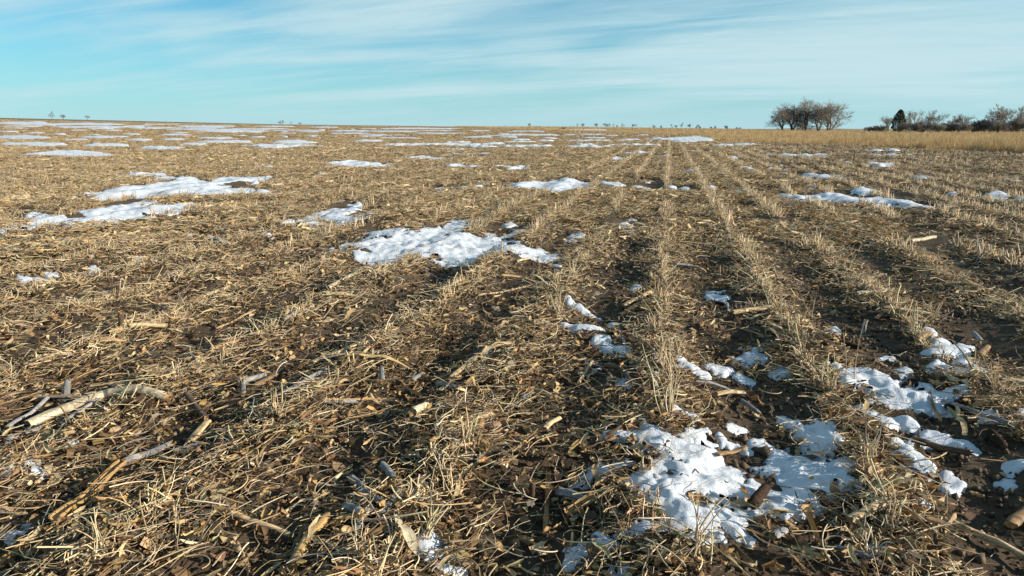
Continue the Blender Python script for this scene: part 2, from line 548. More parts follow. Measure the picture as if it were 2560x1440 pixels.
BIG = 'broad lumpy snow patch'
PATCHES = [  # (label, outline in photograph pixels, thickness m)
 ('largest lumpy snow patch in the right foreground with corn cobs lying on it', crop1(
  (360,265),(400,310),(480,315),(560,330),(640,310),(660,255),(720,290),(800,320),(850,370),(900,400),(960,395),(980,310),(1060,290),(1130,250),(1170,255),(1150,300),(1220,330),(1260,390),(1250,450),(1290,500),(1390,530),(1460,570),(1480,640),(1530,600),(1620,640),(1720,680),(1830,690),(1830,620),(1790,570),(1700,520),(1580,470),(1700,450),(1700,400),(1720,330),(1800,325),(1860,370),(1960,420),(2000,460),(2150,490),(2280,490),(2380,560),(2300,630),(2350,680),(2250,690),(2130,730),(2040,745),(2000,760),(2050,830),(1940,850),(1930,900),(1860,980),(1800,985),(1740,950),(1640,930),(1560,970),(1490,970),(1470,910),(1520,850),(1660,760),(1560,760),(1480,820),(1400,810),(1330,830),(1320,860),(1270,850),(1280,910),(1200,925),(1160,900),(1200,840),(1100,800),(1010,800),(1040,890),(1100,940),(1200,950),(1230,990),(1340,960),(1440,970),(1430,1060),(1380,1080),(1500,1120),(1530,1160),(1500,1200),(1400,1180),(1280,1080),(1200,1080),(1250,1110),(1230,1180),(1310,1210),(1240,1220),(1190,1190),(1180,1250),(1080,1240),(960,1200),(860,1160),(780,1170),(690,1150),(680,1210),(600,1180),(500,1150),(520,1100),(590,1080),(640,1100),(700,1060),(780,1100),(800,1050),(830,1060),(800,980),(700,930),(660,890),(600,830),(540,770),(520,720),(580,680),(650,640),(720,690),(730,640),(700,600),(560,590),(500,600),(440,600),(370,640),(330,650),(280,640),(200,650),(120,660),(200,610),(260,560),(360,540),(480,545),(560,525),(660,530),(750,560),(800,540),(810,500),(740,490),(640,480),(600,450),(600,400),(540,410),(440,395),(370,350)), .020),
 ('snow lobe just above the right end of the largest foreground patch', crop1((1920,200),(1980,185),(2060,210),(2040,160),(2100,190),(2180,230),(2210,290),(2280,350),(2280,380),(2220,410),(2100,400),(2020,370),(1960,320),(1960,270),(1900,240)), .018),
 ('crumbled snow between the lobe and the largest foreground patch', crop1((1950,375),(2000,365),(2050,400),(2140,415),(2160,450),(2100,455),(2030,425),(1970,410)), .010),
 ('small snow tongue at the foot of the tall centre stubble tuft', crop1((870,110),(940,145),(1080,175),(1090,200),(1040,210),(960,190),(890,165)), .014),
 ('round snow knob above the largest foreground patch', crop1((1530,285),(1570,250),(1630,245),(1690,290),(1690,320),(1620,330),(1560,325)), .018),
 ('thin crooked snow strip between round knob and largest patch', crop1((1270,280),(1330,300),(1420,320),(1500,340),(1510,365),(1460,355),(1400,330),(1310,325)), .010),
 ('forked little snow patch lowest in the picture at centre right', crop1((70,1190),(190,1175),(280,1180),(280,1120),(320,1100),(370,1120),(350,1170),(420,1210),(450,1250),(380,1240),(300,1225),(220,1230),(150,1210),(120,1290),(60,1300),(90,1240)), .014),
 ('snow knob cut by the bottom edge of the picture', crop1((430,1390),(470,1370),(520,1375),(545,1410),(500,1440),(440,1430)), .014),
 ('sliver of snow above the largest foreground patch', crop1((1370,185),(1420,160),(1480,170),(1440,195)), .008),
 ('crumbly snow cluster left of the long strip at right', crop1((1750,120),(1790,70),(1815,110),(1880,130),(1910,170),(1860,190),(1820,160),(1780,140)), .012),
 ('tiny snow scrap in the right litter near the bottom', crop1((2470,1210),(2520,1195),(2565,1220),(2550,1245),(2490,1235)), .010),
 ('wide snow patch in the right foreground beneath the tall weed stem', crop5((200,415),(260,410),(350,460),(400,435),(500,440),(600,470),(660,490),(700,520),(750,520),(720,570),(800,575),(860,560),(800,545),(900,530),(970,560),(1010,600),(1150,600),(1260,620),(1260,650),(1180,660),(1100,650),(1160,690),(1080,700),(1080,760),(1000,740),(930,755),(860,710),(760,695),(640,690),(560,665),(460,670),(450,660),(560,655),(540,630),(570,600),(530,600),(460,575),(380,575),(300,560),(280,510),(340,490),(280,470),(210,440)), .020),
 ('little snow scrap under the right end of the wide patch', crop5((1090,730),(1150,735),(1180,765),(1130,762)), .010),
 ('stepped snow patch high in the right foreground', crop5((910,320),(1000,310),(1000,270),(990,225),(1060,220),(1110,240),(1130,290),(1230,310),(1280,330),(1250,370),(1160,360),(1090,370),(1040,360),(960,345)), .018),
 ('long slanting snow strip right of the wide patch', crop5((960,440),(1010,400),(1080,415),(1160,450),(1210,480),(1300,490),(1360,500),(1400,530),(1330,540),(1240,530),(1150,495),(1060,470)), .016),
 ('small oval snow patch above the long slanting strip', crop5((1150,410),(1250,400),(1340,420),(1385,460),(1330,475),(1260,460),(1190,440)), .014),
 ('ragged snow patch between wide patch and slanting strip', crop5((715,430),(800,415),(840,440),(830,470),(760,455)), .012),
 ('flat snow pebble above the wide right patch', crop5((580,330),(640,318),(710,330),(712,350),(640,356),(590,350)), .014),
 ('thin snow sliver beside the stepped patch', crop5((1150,250),(1200,238),(1290,250),(1270,264)), .008),
 ('small snow patch between pale stalk and stepped patch', crop5((910,145),(960,140),(1010,165),(990,185),(940,165)), .010),
 ('lone snow scrap on bare soil right of centre', crop5((220,95),(270,88),(305,115),(260,132)), .010),
 ('upper slanting snow strip leading down right', crop5((420,720),(470,715),(560,745),(640,780),(700,790),(760,790),(850,820),(890,860),(820,860),(760,840),(660,870),(590,830),(500,770)), .016),
 ('lower slanting snow strip ending at right', crop5((900,875),(960,880),(1030,910),(1110,930),(1150,960),(1250,970),(1320,1010),(1290,1030),(1230,1010),(1150,1000),(1090,975),(1000,960),(940,965),(820,960),(830,930),(900,910),(970,905)), .016),
 ('snow wedge below the dark corn stalk at right', crop5((670,990),(720,970),(780,990),(860,1030),(880,1070),(950,1100),(990,1160),(960,1200),(900,1180),(830,1140),(790,1100),(690,1075),(780,1060),(780,1020),(720,1005)), .015),
 ('small clump of snow under arching straws at right', crop5((1090,1190),(1150,1185),(1170,1220),(1210,1240),(1150,1270),(1130,1300),(1100,1280),(1110,1240)), .014),
 ('short snow strip near the right edge', crop5((1330,810),(1370,795),(1440,810),(1490,850),(1460,862),(1400,835)), .012),
 ('snow patch cut by the right edge of the picture', crop5((1620,790),(1680,770),(1760,790),(1760,850),(1680,850),(1590,832),(1650,815)), .014),
 ('snow knob at the foot of the arching straw tuft', crop5((875,1405),(930,1395),(970,1430),(950,1450),(900,1445)), .012),
 ('tiny snow crumb beside the wide right patch', crop5((720,480),(790,485),(785,507),(730,502)), .008),
 ('small snow scrap on dark soil at right edge', crop5((1515,1220),(1590,1215),(1605,1240),(1540,1245)), .010),
 ('upper of two small snow slips on the centre soil strip', crop4((1760,80),(1850,82),(1960,100),(1990,122),(1900,127),(1820,112)), .010),
 ('lower of two small snow slips on the centre soil strip', crop4((1750,130),(1850,122),(1900,150),(1990,175),(2040,195),(1980,217),(1900,197),(1830,202),(1790,170)), .012),
 ('narrow snow slip beside the tan stubble row left of centre', crop4((60,290),(110,278),(160,310),(230,325),(300,348),(470,395),(350,388),(250,367),(150,337),(90,322)), .009),
 ('winged snow patch on the soil left of the centre row', crop4((0,535),(70,550),(180,550),(200,515),(300,503),(360,540),(420,565),(430,590),(510,600),(500,618),(390,613),(200,613),(80,588)), .014),
 ('arched snow crumb above the winged patch', crop4((590,465),(650,458),(720,475),(740,520),(700,512),(620,497)), .010),
 ('notched snow patch left of the tall centre tuft', crop4((370,740),(440,700),(520,705),(590,720),(600,770),(700,785),(780,820),(830,860),(820,910),(740,905),(620,862),(540,832),(450,802),(380,780)), .016),
 ('snow tongue right of the tall centre tuft', crop4((1350,980),(1440,978),(1530,1010),(1620,1050),(1740,1085),(1780,1110),(1680,1112),(1600,1097),(1540,1067),(1430,1062),(1390,1020)), .012),
 ('fan shaped snow patch on soil right of the centre row', crop4((1750,965),(1850,948),(1940,955),(2000,943),(2060,960),(2090,1000),(2000,1012),(1940,1037),(1870,1022),(1790,992)), .013),
 ('flat snow patch with a soil clod in front right of centre', [(1833,879),(1858,877),(1880,872),(1905,873),(1926,885),(1912,895),(1880,895),(1858,887)], .012),
 ('small snow knob right of the fan shaped patch', crop4((2120,1045),(2170,1025),(2240,1050),(2330,1090),(2290,1127),(2200,1092)), .013),
 ('peaked snow crumb above the flat patch', crop4((2190,772),(2230,738),(2285,772),(2235,785)), .010),
 ('little snow knob beside the peaked crumb', crop4((2320,797),(2390,783),(2425,810),(2380,826),(2330,820)), .010),
 ('short snow crumb near the centre right stubble row', [(1930,921),(1950,915),(1975,926),(1970,934),(1945,932)], .010),
 ('snow bit in litter left of the dark stalk, lower one', crop4((400,1040),(440,1022),(472,1060),(430,1075)), .009),
 ('snow bit in litter left of the dark stalk, upper one', crop4((330,927),(390,917),(432,970),(390,970)), .008),
 ('snow knob at the end of the dark stalk', crop4((710,1280),(760,1258),(800,1300),(850,1335),(790,1345),(730,1312)), .012),
 ('snow crumb left of the centre row base', crop4((1060,1272),(1110,1258),(1165,1285),(1100,1295)), .008),
 ('broad ragged snow patch left of centre, the largest in the middle distance', crop6((150,390),(170,365),(250,355),(330,315),(430,320),(500,280),(560,265),(490,240),(560,210),(640,210),(800,195),(880,220),(830,240),(960,230),(1030,225),(1050,200),(1160,165),(1210,180),(1220,140),(1290,110),(1420,110),(1490,150),(1470,175),(1550,175),(1480,195),(1370,205),(1340,240),(1420,250),(1560,260),(1660,270),(1720,300),(1830,315),(1900,350),(1960,370),(2060,360),(2160,395),(2270,410),(2210,430),(2220,460),(2130,480),(2050,480),(1950,475),(1880,460),(1860,430),(1800,440),(1750,470),(1620,475),(1500,490),(1540,505),(1420,520),(1370,490),(1250,500),(1150,490),(1100,465),(990,455),(900,440),(780,470),(680,490),(580,485),(500,475),(400,470),(390,430),(480,410),(480,385),(400,390),(330,400),(260,390),(190,415)), .024),
 ('hooked snow scrap above the broad ragged patch', crop6((1690,270),(1720,240),(1830,205),(1930,195),(1935,215),(1830,240),(1800,270),(1740,282)), .014),
 ('upper flat snow scrap above the broad ragged patch', crop6((1740,155),(1820,148),(1880,165),(1780,178)), .012),
 ('faint snow scrap between rubble and the broad ragged patch', crop6((1570,225),(1620,208),(1670,215),(1610,238)), .010),
 ('snow scrap against a dark hollow right of the broad patch', crop6((2390,232),(2440,212),(2485,240),(2420,248)), .012),
 ('lower snow scrap right of the broad patch', crop6((2320,287),(2390,268),(2435,285),(2370,303)), .012),
 ('snow crumb under the right tail of the broad patch', crop6((2190,515),(2280,523),(2260,548),(2210,535)), .009),
 ('long spread snow patch at left, upper of the pair', crop7((970,165),(1010,140),(1090,120),(1200,120),(1400,130),(1470,160),(1540,150),(1660,165),(1720,185),(1800,185),(1880,150),(2000,150),(2150,143),(2290,150),(2230,167),(2100,182),(1970,192),(1840,202),(1940,235),(2100,245),(2200,265),(2300,285),(2400,300),(2330,312),(2200,307),(2080,292),(1950,302),(1800,307),(1700,312),(1560,322),(1470,332),(1400,325),(1330,300),(1250,295),(1180,310),(1120,312),(1060,337),(900,342),(760,342),(700,332),(640,315),(700,295),(800,290),(890,280),(920,250),(1060,235),(1200,225),(1260,210),(1400,200),(1460,178),(1370,182),(1250,177),(1150,152),(1050,165)), .028),
 ('long spread snow patch at left, lower of the pair', crop7((-40,610),(40,590),(140,545),(240,510),(330,500),(210,490),(250,460),(330,455),(460,470),(540,475),(560,490),(740,470),(640,440),(720,425),(820,420),(860,400),(1000,390),(1090,365),(1200,345),(1340,335),(1300,370),(1280,390),(1330,395),(1450,385),(1560,375),(1700,388),(1690,412),(1590,432),(1460,437),(1330,452),(1250,462),(1190,490),(1060,500),(970,520),(800,530),(690,540),(700,570),(600,572),(460,577),(380,557),(300,572),(190,597)), .026),
 ('small snow patch under the right end of the lower left pair', crop7((1330,482),(1430,455),(1490,448),(1510,465),(1420,488)), .016),
 ('thin snow slip under the lower left pair', crop7((850,562),(950,540),(965,548),(900,573)), .014),
 ('snow slip at the left edge above the lower long patch', crop7((-60,512),(90,518),(150,530),(60,540),(-60,535)), .016),
 ('snow slip at the left edge under the lower long patch', crop7((-60,612),(50,625),(40,643),(-60,645)), .016),
 ('branching snow patch above the broad ragged one', crop8((190,410),(260,395),(340,370),(420,345),(500,340),(600,350),(590,367),(520,387),(480,402),(560,387),(640,370),(700,358),(760,370),(790,358),(780,374),(700,387),(640,402),(560,422),(480,427),(400,417),(300,417),(220,422)), .022),
 ('snow slip left of the branching patch', crop8((80,432),(180,420),(185,440),(100,450)), .016),
 ('pair of joined snow slips under the branching patch', crop8((230,457),(300,440),(400,445),(490,438),(485,457),(380,460),(270,465)), .016),
 ('snow crumb above the branching patch', crop8((510,327),(590,316),(600,330),(550,337)), .014),
 ('wide flat snow patch in the middle distance left of the row lines', crop8((1370,236),(1450,225),(1520,208),(1600,195),(1700,185),(1780,178),(1900,180),(2020,190),(2060,200),(1990,215),(1940,240),(1900,257),(1800,264),(1760,247),(1650,252),(1560,237),(1450,242)), .024),
 ('flat snow patch on the row line right of the wide one', crop8((2260,213),(2330,206),(2400,225),(2455,232),(2440,247),(2350,247),(2290,235)), .018),
 ('thin snow bridge between the two row line patches', crop8((2050,195),(2150,190),(2230,205),(2150,212)), .014),
 ('slim snow streak left of the wide flat patch, outer one', crop8((935,247),(1020,223),(1115,232),(1090,244),(960,253)), .016),
 ('slim snow streak left of the wide flat patch, inner one', crop8((1190,222),(1345,220),(1330,237),(1220,242)), .016),
 ('lens shaped snow patch in the left middle distance', crop8((310,78),(400,72),(470,66),(560,61),(660,70),(740,80),(845,82),(780,94),(680,100),(560,107),(480,104),(420,92)), .03),
 ('long snow streak near the centre of the middle distance', crop8((1040,92),(1200,86),(1300,94),(1450,94),(1560,94),(1655,88),(1600,112),(1500,120),(1400,107),(1250,107),(1120,102)), .028),
 ('thin snow streak above the lens shaped patch', crop8((870,35),(980,29),(1100,44),(1175,48),(1150,60),(1040,54),(920,44)), .024),
 ('angular snow patch on soil between two stubble rows', crop8((2170,450),(2230,428),(2270,450),(2335,470),(2300,492),(2262,514),(2235,490)), .014),
 ('wide white snow strip in the right middle field', crop9((1285,440),(1340,428),(1400,440),(1480,430),(1580,433),(1700,443),(1800,453),(1880,463),(1960,468),(2060,478),(2180,495),(2275,510),(2180,518),(2080,508),(1960,503),(1900,493),(1800,498),(1720,498),(1640,491),(1520,488),(1440,483),(1390,462)), .024),
 ('lens of snow above the wide right strip', crop9((1405,346),(1470,330),(1560,345),(1690,352),(1600,368),(1500,360)), .022),
 ('snow streak leading to the lens at right', crop9((1305,330),(1390,335),(1385,347)), .02),
 ('tapering snow streak beside the right stubble rows', crop9((1125,300),(1190,303),(1245,318),(1170,324)), .02),
 ('short slanted snow streak above the right lens', crop9((1295,284),(1400,300),(1365,309)), .02),
 ('bright snow pool at the tip of the tall grass', c_(1180, 280, 3.657, [(1600,257),(1800,248),(1900,238),(2050,236),(2200,243),(2175,276),(2000,284),(1850,273),(1700,266)]), .04),
 ('long pale snow bank at the far left', c_(0, 260, 3.2, [(60,427),(200,413),(310,395),(480,380),(720,384),(830,398),(920,410),(880,430),(700,427),(500,427),(250,432)]), .04),
]


def ell(cx, cy, hw, hh, n=18, seed=0):
    r_ = np.random.default_rng(seed)
    a = np.linspace(0, 2 * pi, n, endpoint=False)
    k = 1 + 0.28 * r_.normal(0, 1, n) * 0.6
    return [(cx + hw * cos(t) * q, cy + hh * sin(t) * q) for t, q in zip(a, k)]


SMALL = []   # (px, py, half width, half height) of small rounded or thin patches
for x, y, a, b in [(1595,655,20,11),(1800,655,60,20),(1680,720,35,12),(1865,718,42,15),(2235,638,48,18),(2105,660,42,10),(1995,622,30,8),(1915,637,26,8),(2090,637,32,8),
                   (1160,830,35,13),(1165,868,52,13),(1310,877,30,8),(785,925,42,18),(435,975,48,20),(700,972,32,10),(765,992,36,15),(1090,900,40,8),(215,1025,70,14),(370,1030,60,12),
                   (1780,370,40,9),(1250,505,60,8),(90,358,55,4),(2150,205,40,8)]:
    SMALL.append((x / 3.368, 400 + y / 3.368, a / 3.368, b / 3.368))
for x, y, a, b in [(340,236,20,6),(403,234,12,7),(1145,262,30,6),(2510,224,35,8),(25,165,28,9),(2000,232,40,8),(2110,105,14,4),(2360,188,20,5),(2270,404,28,7),(1940,503,35,12),(1890,540,35,9)]:
    SMALL.append((660 + x / 2.4615, 380 + y / 2.4615, a / 2.4615, b / 2.4615))
for x, y, a, b in [(1700,285,60,4),(1840,287,80,5),(2050,357,80,10),(2240,354,30,4),(1770,423,68,10),(2420,445,70,14),(2530,468,40,6),(2100,523,30,6),(1140,422,52,5),(1000,405,20,6),
                   (855,408,28,8),(1500,400,35,6),(2500,370,40,5),(1820,222,42,4),(2420,497,25,6),(2190,437,38,5),(900,322,42,5),(1820,357,22,3),(960,318,30,4),(1290,312,24,5)]:
    SMALL.append((1280 + x / 2, 270 + y / 2, a / 2, b / 2))
SMALL += [(66, 705, 22, 6), (102, 704, 18, 6), (1440, 585, 16, 5), (1560, 972, 14, 9), (72, 1165, 20, 10), (88, 1185, 18, 12), (22, 1195, 12, 9), (45, 1345, 18, 8), (80, 1310, 14, 6),
          (1083, 1362, 24, 20), (1118, 1412, 34, 14), (183, 1120, 7, 5), (1205, 895, 26, 5), (1835, 1058, 16, 7), (2470, 1056, 22, 8), (1590, 722, 12, 5), (2320, 835, 14, 5), (2535, 1165, 16, 7)]
FAR = []
for x, y, a, b in [(250,335,260,13),(850,340,190,11),(190,272,200,14),(60,225,90,4),(280,238,90,5),(850,270,160,7),(1110,295,90,7),(1400,290,100,6),(1400,252,130,5),(1740,280,150,6),(1820,312,230,8),
                   (2200,348,300,8),(1560,335,110,7),(2340,310,110,11),(1240,365,130,5),(620,295,90,4),(1050,247,80,4),(760,252,50,4),(180,155,190,11),(400,168,200,7),(700,165,230,9),(720,188,300,6),
                   (1100,180,120,5),(1300,195,150,5),(1440,235,70,4),(1600,205,200,5),(1850,220,250,5),(1640,190,180,4),(2000,205,150,5),(2200,182,150,4),(2350,215,150,4),(2500,228,80,4),(1940,258,40,4),
                   (2060,270,60,3),(2260,265,40,3),(2300,240,80,3),(2510,260,60,4),(1300,165,150,3),(480,245,60,3),(620,215,80,3),(900,215,70,3)]:
    FAR.append((x / 3.2, 260 + y / 3.2, a / 3.2, b / 3.2))
for x, y, a, b in [(1840,170,80,4),(2160,190,300,4),(2270,210,130,4),(2360,235,90,4),(1850,145,60,2),(2100,105,200,3),(1950,120,150,3),(2200,130,150,2.5),(2000,155,100,2.5),(2380,150,70,2.5),(2300,178,60,3),
                   (2470,185,50,3.5),(1500,115,120,2.5),(1750,130,100,2.5),(1480,180,120,5),(1290,302,80,5),(1440,300,24,3),(1620,335,40,4),(820,210,100,3),(1430,222,30,2.5)]:
    FAR.append((x / 2, 270 + y / 2, a / 2, b / 2))
for x, y, a, b in [(900,215,70,4),(1100,212,120,4),(1280,222,60,3),(1100,245,120,4),(440,262,90,5),(650,272,80,5),(430,285,170,4),(220,300,90,5),(500,328,220,6),(100,328,120,5),(1050,330,220,5),(400,352,90,6),
                   (1030,312,80,4),(1080,272,200,6),(1450,262,110,5),(1480,312,220,5),(780,362,35,4),(1510,378,130,6),(1350,430,90,10),(1730,410,80,6),(490,395,40,4),(100,395,100,6),(700,248,70,4),(560,220,110,4),
                   (310,235,80,4),(290,205,60,3),(60,175,100,3),(80,235,90,4),(1680,242,50,3),(1560,217,50,3),(2300,315,90,4),(2480,308,90,7),(2180,365,50,3),(2310,360,30,4),(2400,380,60,4),(2400,420,40,7),
                   (1900,285,80,3),(2040,230,60,2.5)]:
    FAR.append((1180 + x / 3.657, 280 + y / 3.657, a / 3.657, b / 3.657))
FAR += [(1408 + 577, 390.5, 95, 3), (1280 + 940, 391, 66, 2.2), (2230, 382, 20, 1.8), (2450, 375, 12, 1.5), (2510, 374, 15, 1.6)]
for k in range(46):      # the speckle of thin streaks under the left skyline
    x = random.uniform(0, 1500)
    e = np.interp(x, E_PX, E_EL)
    y = 322 - e + random.uniform(6, 26)
    FAR.append((x, y, random.uniform(8, 55), random.uniform(0.5, 1.5)))


def poly_sd(X, Y, P):
    """signed distance to the closed polygon P, positive inside"""
    d = np.full(X.shape, 1e9); inside = np.zeros(X.shape, bool)
    n = len(P)
    for i in range(n):
        ax, ay = P[i]; bx, by = P[(i + 1) % n]
        ex, ey = bx - ax, by - ay
        t = np.clip(((X - ax) * ex + (Y - ay) * ey) / (ex * ex + ey * ey + 1e-18), 0, 1)
        d = np.minimum(d, np.hypot(X - ax - t * ex, Y - ay - t * ey))
        c = ((ay > Y) != (by > Y)) & (X < (bx - ax) * (Y - ay) / (by - ay + 1e-18) + ax)
        inside ^= c
    return np.where(inside, d, -d)


SNOW_POLYS = []


def build_patch(name, outline, thick, label, group=None, seed=0, rough=1.0):
    px = np.array([p[0] for p in outline]); py = np.array([p[1] for p in outline])
    x, y = ground(px, py)
    P = np.stack([x, y], -1)
    c = P.mean(0); r = np.hypot(*c)
    SNOW_POLYS.append((P, P.min(0), P.max(0)))
    size = np.sqrt(np.prod(P.max(0) - P.min(0)))
    # grid aligned with the view's depth so that cells stay even in the picture
    f = c / r; s = np.array([f[1], -f[0]])
    u = (P - c) @ s; v = (P - c) @ f
    mu = 0.03 * np.ptp(u) + 0.012; mv = 0.05 * np.ptp(v) + 0.02
    du = np.clip(r * 0.0024, 0.0038, None); dv = np.clip(r * 0.0045, 0.0045, None)
    du = max(du, np.ptp(u) / 240); dv = max(dv, np.ptp(v) / 200)
    us = np.arange(u.min() - mu, u.max() + mu, du); vs = np.arange(v.min() - mv, v.max() + mv, dv)
    U, Vv = np.meshgrid(us, vs)
    X = c[0] + U * s[0] + Vv * f[0]; Y = c[1] + U * s[1] + Vv * f[1]
    sd = poly_sd(X, Y, P)
    w = np.clip(size * 0.20, 0.024, 0.5)
    thick = min(thick * (0.72 if r < 3 else .38), 0.045 * size + 0.002)
    amp = np.clip(0.005 + size * 0.016, 0.006, 0.2) * rough * (1 if r < 12 else 2)
    k1 = 1.0 / np.clip(size * 0.07, 0.022, 1.0)
    sd = sd + amp * (1.25 * fbm(X * k1, Y * k1, seed + 3, 4, 0.62)) + 0.30 * amp + (.008 if r < 3 else .004 if r < 12 else 0) + min(0.008, amp) * fbm(X * 45, Y * 45, seed + 8, 2) * (r < 6)
    # hollows where the stubble melts through
    melt = fbm(X * k1 * 0.8, Y * k1 * 0.8, seed + 71, 3)
    sd = sd - np.clip(melt - 0.44, 0, 1) * w * 4
    lump = 0.85 + 1.25 * fbm(X * 18, Y * 18, seed + 41, 3, 0.5) + 0.6 * fbm(X * 6, Y * 6, seed + 43, 2)
    t = np.clip(sd / w, 0, 1)
    h = thick * (1 - (1 - t) ** 2) ** 0.95 * np.clip(lump, 0.25, 1.7)
    h = h + t * (min(0.006, thick) * fbm(X * 30, Y * 30, seed + 5, 3, .55) if r < 8 else 0.0)
    h = np.where(sd > 0, h + 0.0015, np.maximum(sd * 1.3, -0.010 if r < 3 else -.02 if r < 12 else -0.04))
    base = terrain(X, Y) + 0.92 * (soil(X, Y) - terrain(X, Y)) + (0.001 if r < 3 else 0.003 if r < 12 else 0.008 if r < 25 else .03)
    litter = min(0.004, 0.03 * size) if r < 3 else min(.004, .02 * size) if r < 9 else min(0.018, .06 * size) if r < 25 else 0.05
    Z = base + h + litter * np.clip(t * 2, 0, 1)
    keep = sd > -max(du, dv) * 2.0
    n, m = X.shape
    q = keep[:-1, :-1] & keep[1:, :-1] & keep[:-1, 1:] & keep[1:, 1:]
    i, j = np.nonzero(q)
    Q = np.stack([i * m + j, i * m + j + 1, (i + 1) * m + j + 1, (i + 1) * m + j], -1)
    used = np.unique(Q)
    if len(used) < 4: return None
    re = np.full(n * m, -1); re[used] = np.arange(len(used))
    zc = float(terrain(np.array([c[0]]), np.array([c[1]]))[0])
    V = np.stack([X.ravel()[used] - c[0], Y.ravel()[used] - c[1], Z.ravel()[used] - zc], -1)
    Q = re[Q]
    me = mesh_from('snow_patch', V, Q[:, ::-1] if np.cross(np.append(s, 0), np.append(f, 0))[2] < 0 else Q, M_SNOW)
    return link('snow_patch', me, loc=(c[0], c[1], zc), label=label, cat='snow', group=group)


for k, (lab, pts, th) in enumerate(PATCHES):
    build_patch('snow_patch', pts, th, lab, 'snow patches on the field', seed=100 + k * 7)
for k, (x, y, a, b) in enumerate(SMALL):
    side = 'left' if x < 900 else 'centre' if x < 1750 else 'right'
    dep = 'nearest' if y > 900 else 'near' if y > 560 else 'middle'
    build_patch('snow_patch', ell(x, y, a, b, 16, k), {'nearest': .010, 'near': .012, 'middle': .010}[dep],
                f'tiny snow remnant in the {dep} {side} part of the field', f'tiny snow remnants {dep} {side}', seed=900 + k * 5)
FAR.sort()
for k, (x, y, a, b) in enumerate(FAR):
    side = 'left' if x < 850 else 'middle' if x < 1750 else 'right'
    big = 'hair thin' if b < 1.3 else 'thin' if b < 2.2 else 'wider'
    row_ = 'just under the skyline' if y < 335 else 'well below the skyline' if y < 360 else 'in the middle distance'
    build_patch('snow_patch', ell(x, y, a, b, 20, 50 + k), .03,
                f'{big} snow streak {row_}, {ordinal(k + 1)} of all far streaks from the left', f'far snow streaks', seed=1700 + k * 5, rough=1.5)


def on_snow(x, y, margin=0.0):
    m = np.zeros(len(x), bool)
    for P, lo, hi in SNOW_POLYS:
        b = (x > lo[0] - margin) & (x < hi[0] + margin) & (y > lo[1] - margin) & (y < hi[1] + margin)
        k = np.nonzero(b)[0]
        if len(k):
            m[k] |= poly_sd(x[k], y[k], P) > -margin
    return m


# ----------------------------------------------------------------- litter pieces
PAL = {'pale': (.59, .46, .275), 'tan': (.46, .325, .172), 'gold': (.42, .265, .11), 'brown': (.215, .13, .062), 'dark': (.080, .048, .025),
       'grey': (.28, .235, .18), 'bleach': (.62, .52, .35), 'rust': (.33, .17, .065)}


def pick_cols(n, names, probs, rs, jitter=0.16):
    base = np.array([PAL[k] for k in names])
    c = base[rs.choice(len(names), n, p=np.array(probs) / sum(probs))]
    return c * (1 + rs.normal(0, jitter, (n, 1))).clip(0.5, 1.6) * (1 + rs.normal(0, 0.04, (n, 3)))


def grid_faces(a, b):
    i = np.arange(a - 1)[:, None] * b; j = np.arange(b - 1)[None, :]
    return np.stack([i + j, i + j + 1, i + b + j + 1, i + b + j], -1).reshape(-1, 4)


def t_leaf(rs, la=5, wa=3):
    """crumpled dry leaflet, unit length along X"""
    t = np.linspace(-0.5, 0.5, la); s = np.linspace(-1, 1, wa)
    T, S = np.meshgrid(t, s, indexing='ij')
    wid = rs.uniform(0.22, 0.42) * np.sqrt(np.clip(1 - (2 * T * 0.96) ** 2, 0.02, 1)) * (1 + 0.25 * T)
    k = rs.uniform(1.4, 4.6) * rs.choice([-1, 1]); c = rs.uniform(-2.2, 2.2)
    ang = S * k * 0.75
    X = T * (1 - 0.10 * c * c * T * T); Y = wid * np.sin(ang) / max(abs(k) * 0.75, 0.3)
    Z = wid * (1 - np.cos(ang)) / max(abs(k), 0.5) * np.sign(k) + c * T * T * 0.5
    V = np.stack([X, Y, Z], -1) + rs.normal(0, 0.05, (la, wa, 3))
    V[..., 2] -= V[..., 2].mean()
    return V.reshape(-1, 3), grid_faces(la, wa)


def t_pod(rs, la=6, wa=4):
    """open half of a bean pod, unit length along X"""
    t = np.linspace(-0.5, 0.5, la); s = np.linspace(-1, 1, wa)
    T, S = np.meshgrid(t, s, indexing='ij')
    wid = rs.uniform(0.085, 0.13) * np.clip(1 - (2 * T) ** 4, 0.05, 1) * (1 + 0.14 * np.cos(T * 18))
    a = S * rs.uniform(0.8, 1.25); tw = rs.uniform(-1.2, 1.2) * T; bend = rs.uniform(-0.7, 0.7)
    Y = wid * np.sin(a); Z = -wid * np.cos(a) * 0.9
    Y, Z = Y * np.cos(tw) - Z * np.sin(tw), Y * np.sin(tw) + Z * np.cos(tw)
    V = np.stack([T, Y + bend * T * T, Z], -1)
    return V.reshape(-1, 3), grid_faces(la, wa)


def t_strip(rs, la=9, wid=0.07):
    """ribbon of corn leaf, unit length along X"""
    t = np.linspace(-0.5, 0.5, la)
    tw = rs.normal(0, 1.2) * t + rs.normal(0, 0.5) * np.sin(t * 9); z = 0.09 * np.sin(t * rs.uniform(4, 9) + rs.uniform(0, 6)) ** 2
    y = rs.normal(0, 0.25) * t * t + 0.03 * np.sin(t * 11)
    w = wid * np.clip(1.05 - np.abs(t) ** 1.5 * rs.uniform(1.2, 2.6), 0.15, 1) * (1 + rs.normal(0, 0.06, la))
    V = []
    for s in (-1, 0, 1):
        V.append(np.stack([t, y + s * w * np.cos(tw), z + s * w * np.sin(tw) + (0.3 * w if s else 0)], -1))
    return np.stack(V, 1).reshape(-1, 3), grid_faces(la, 3)


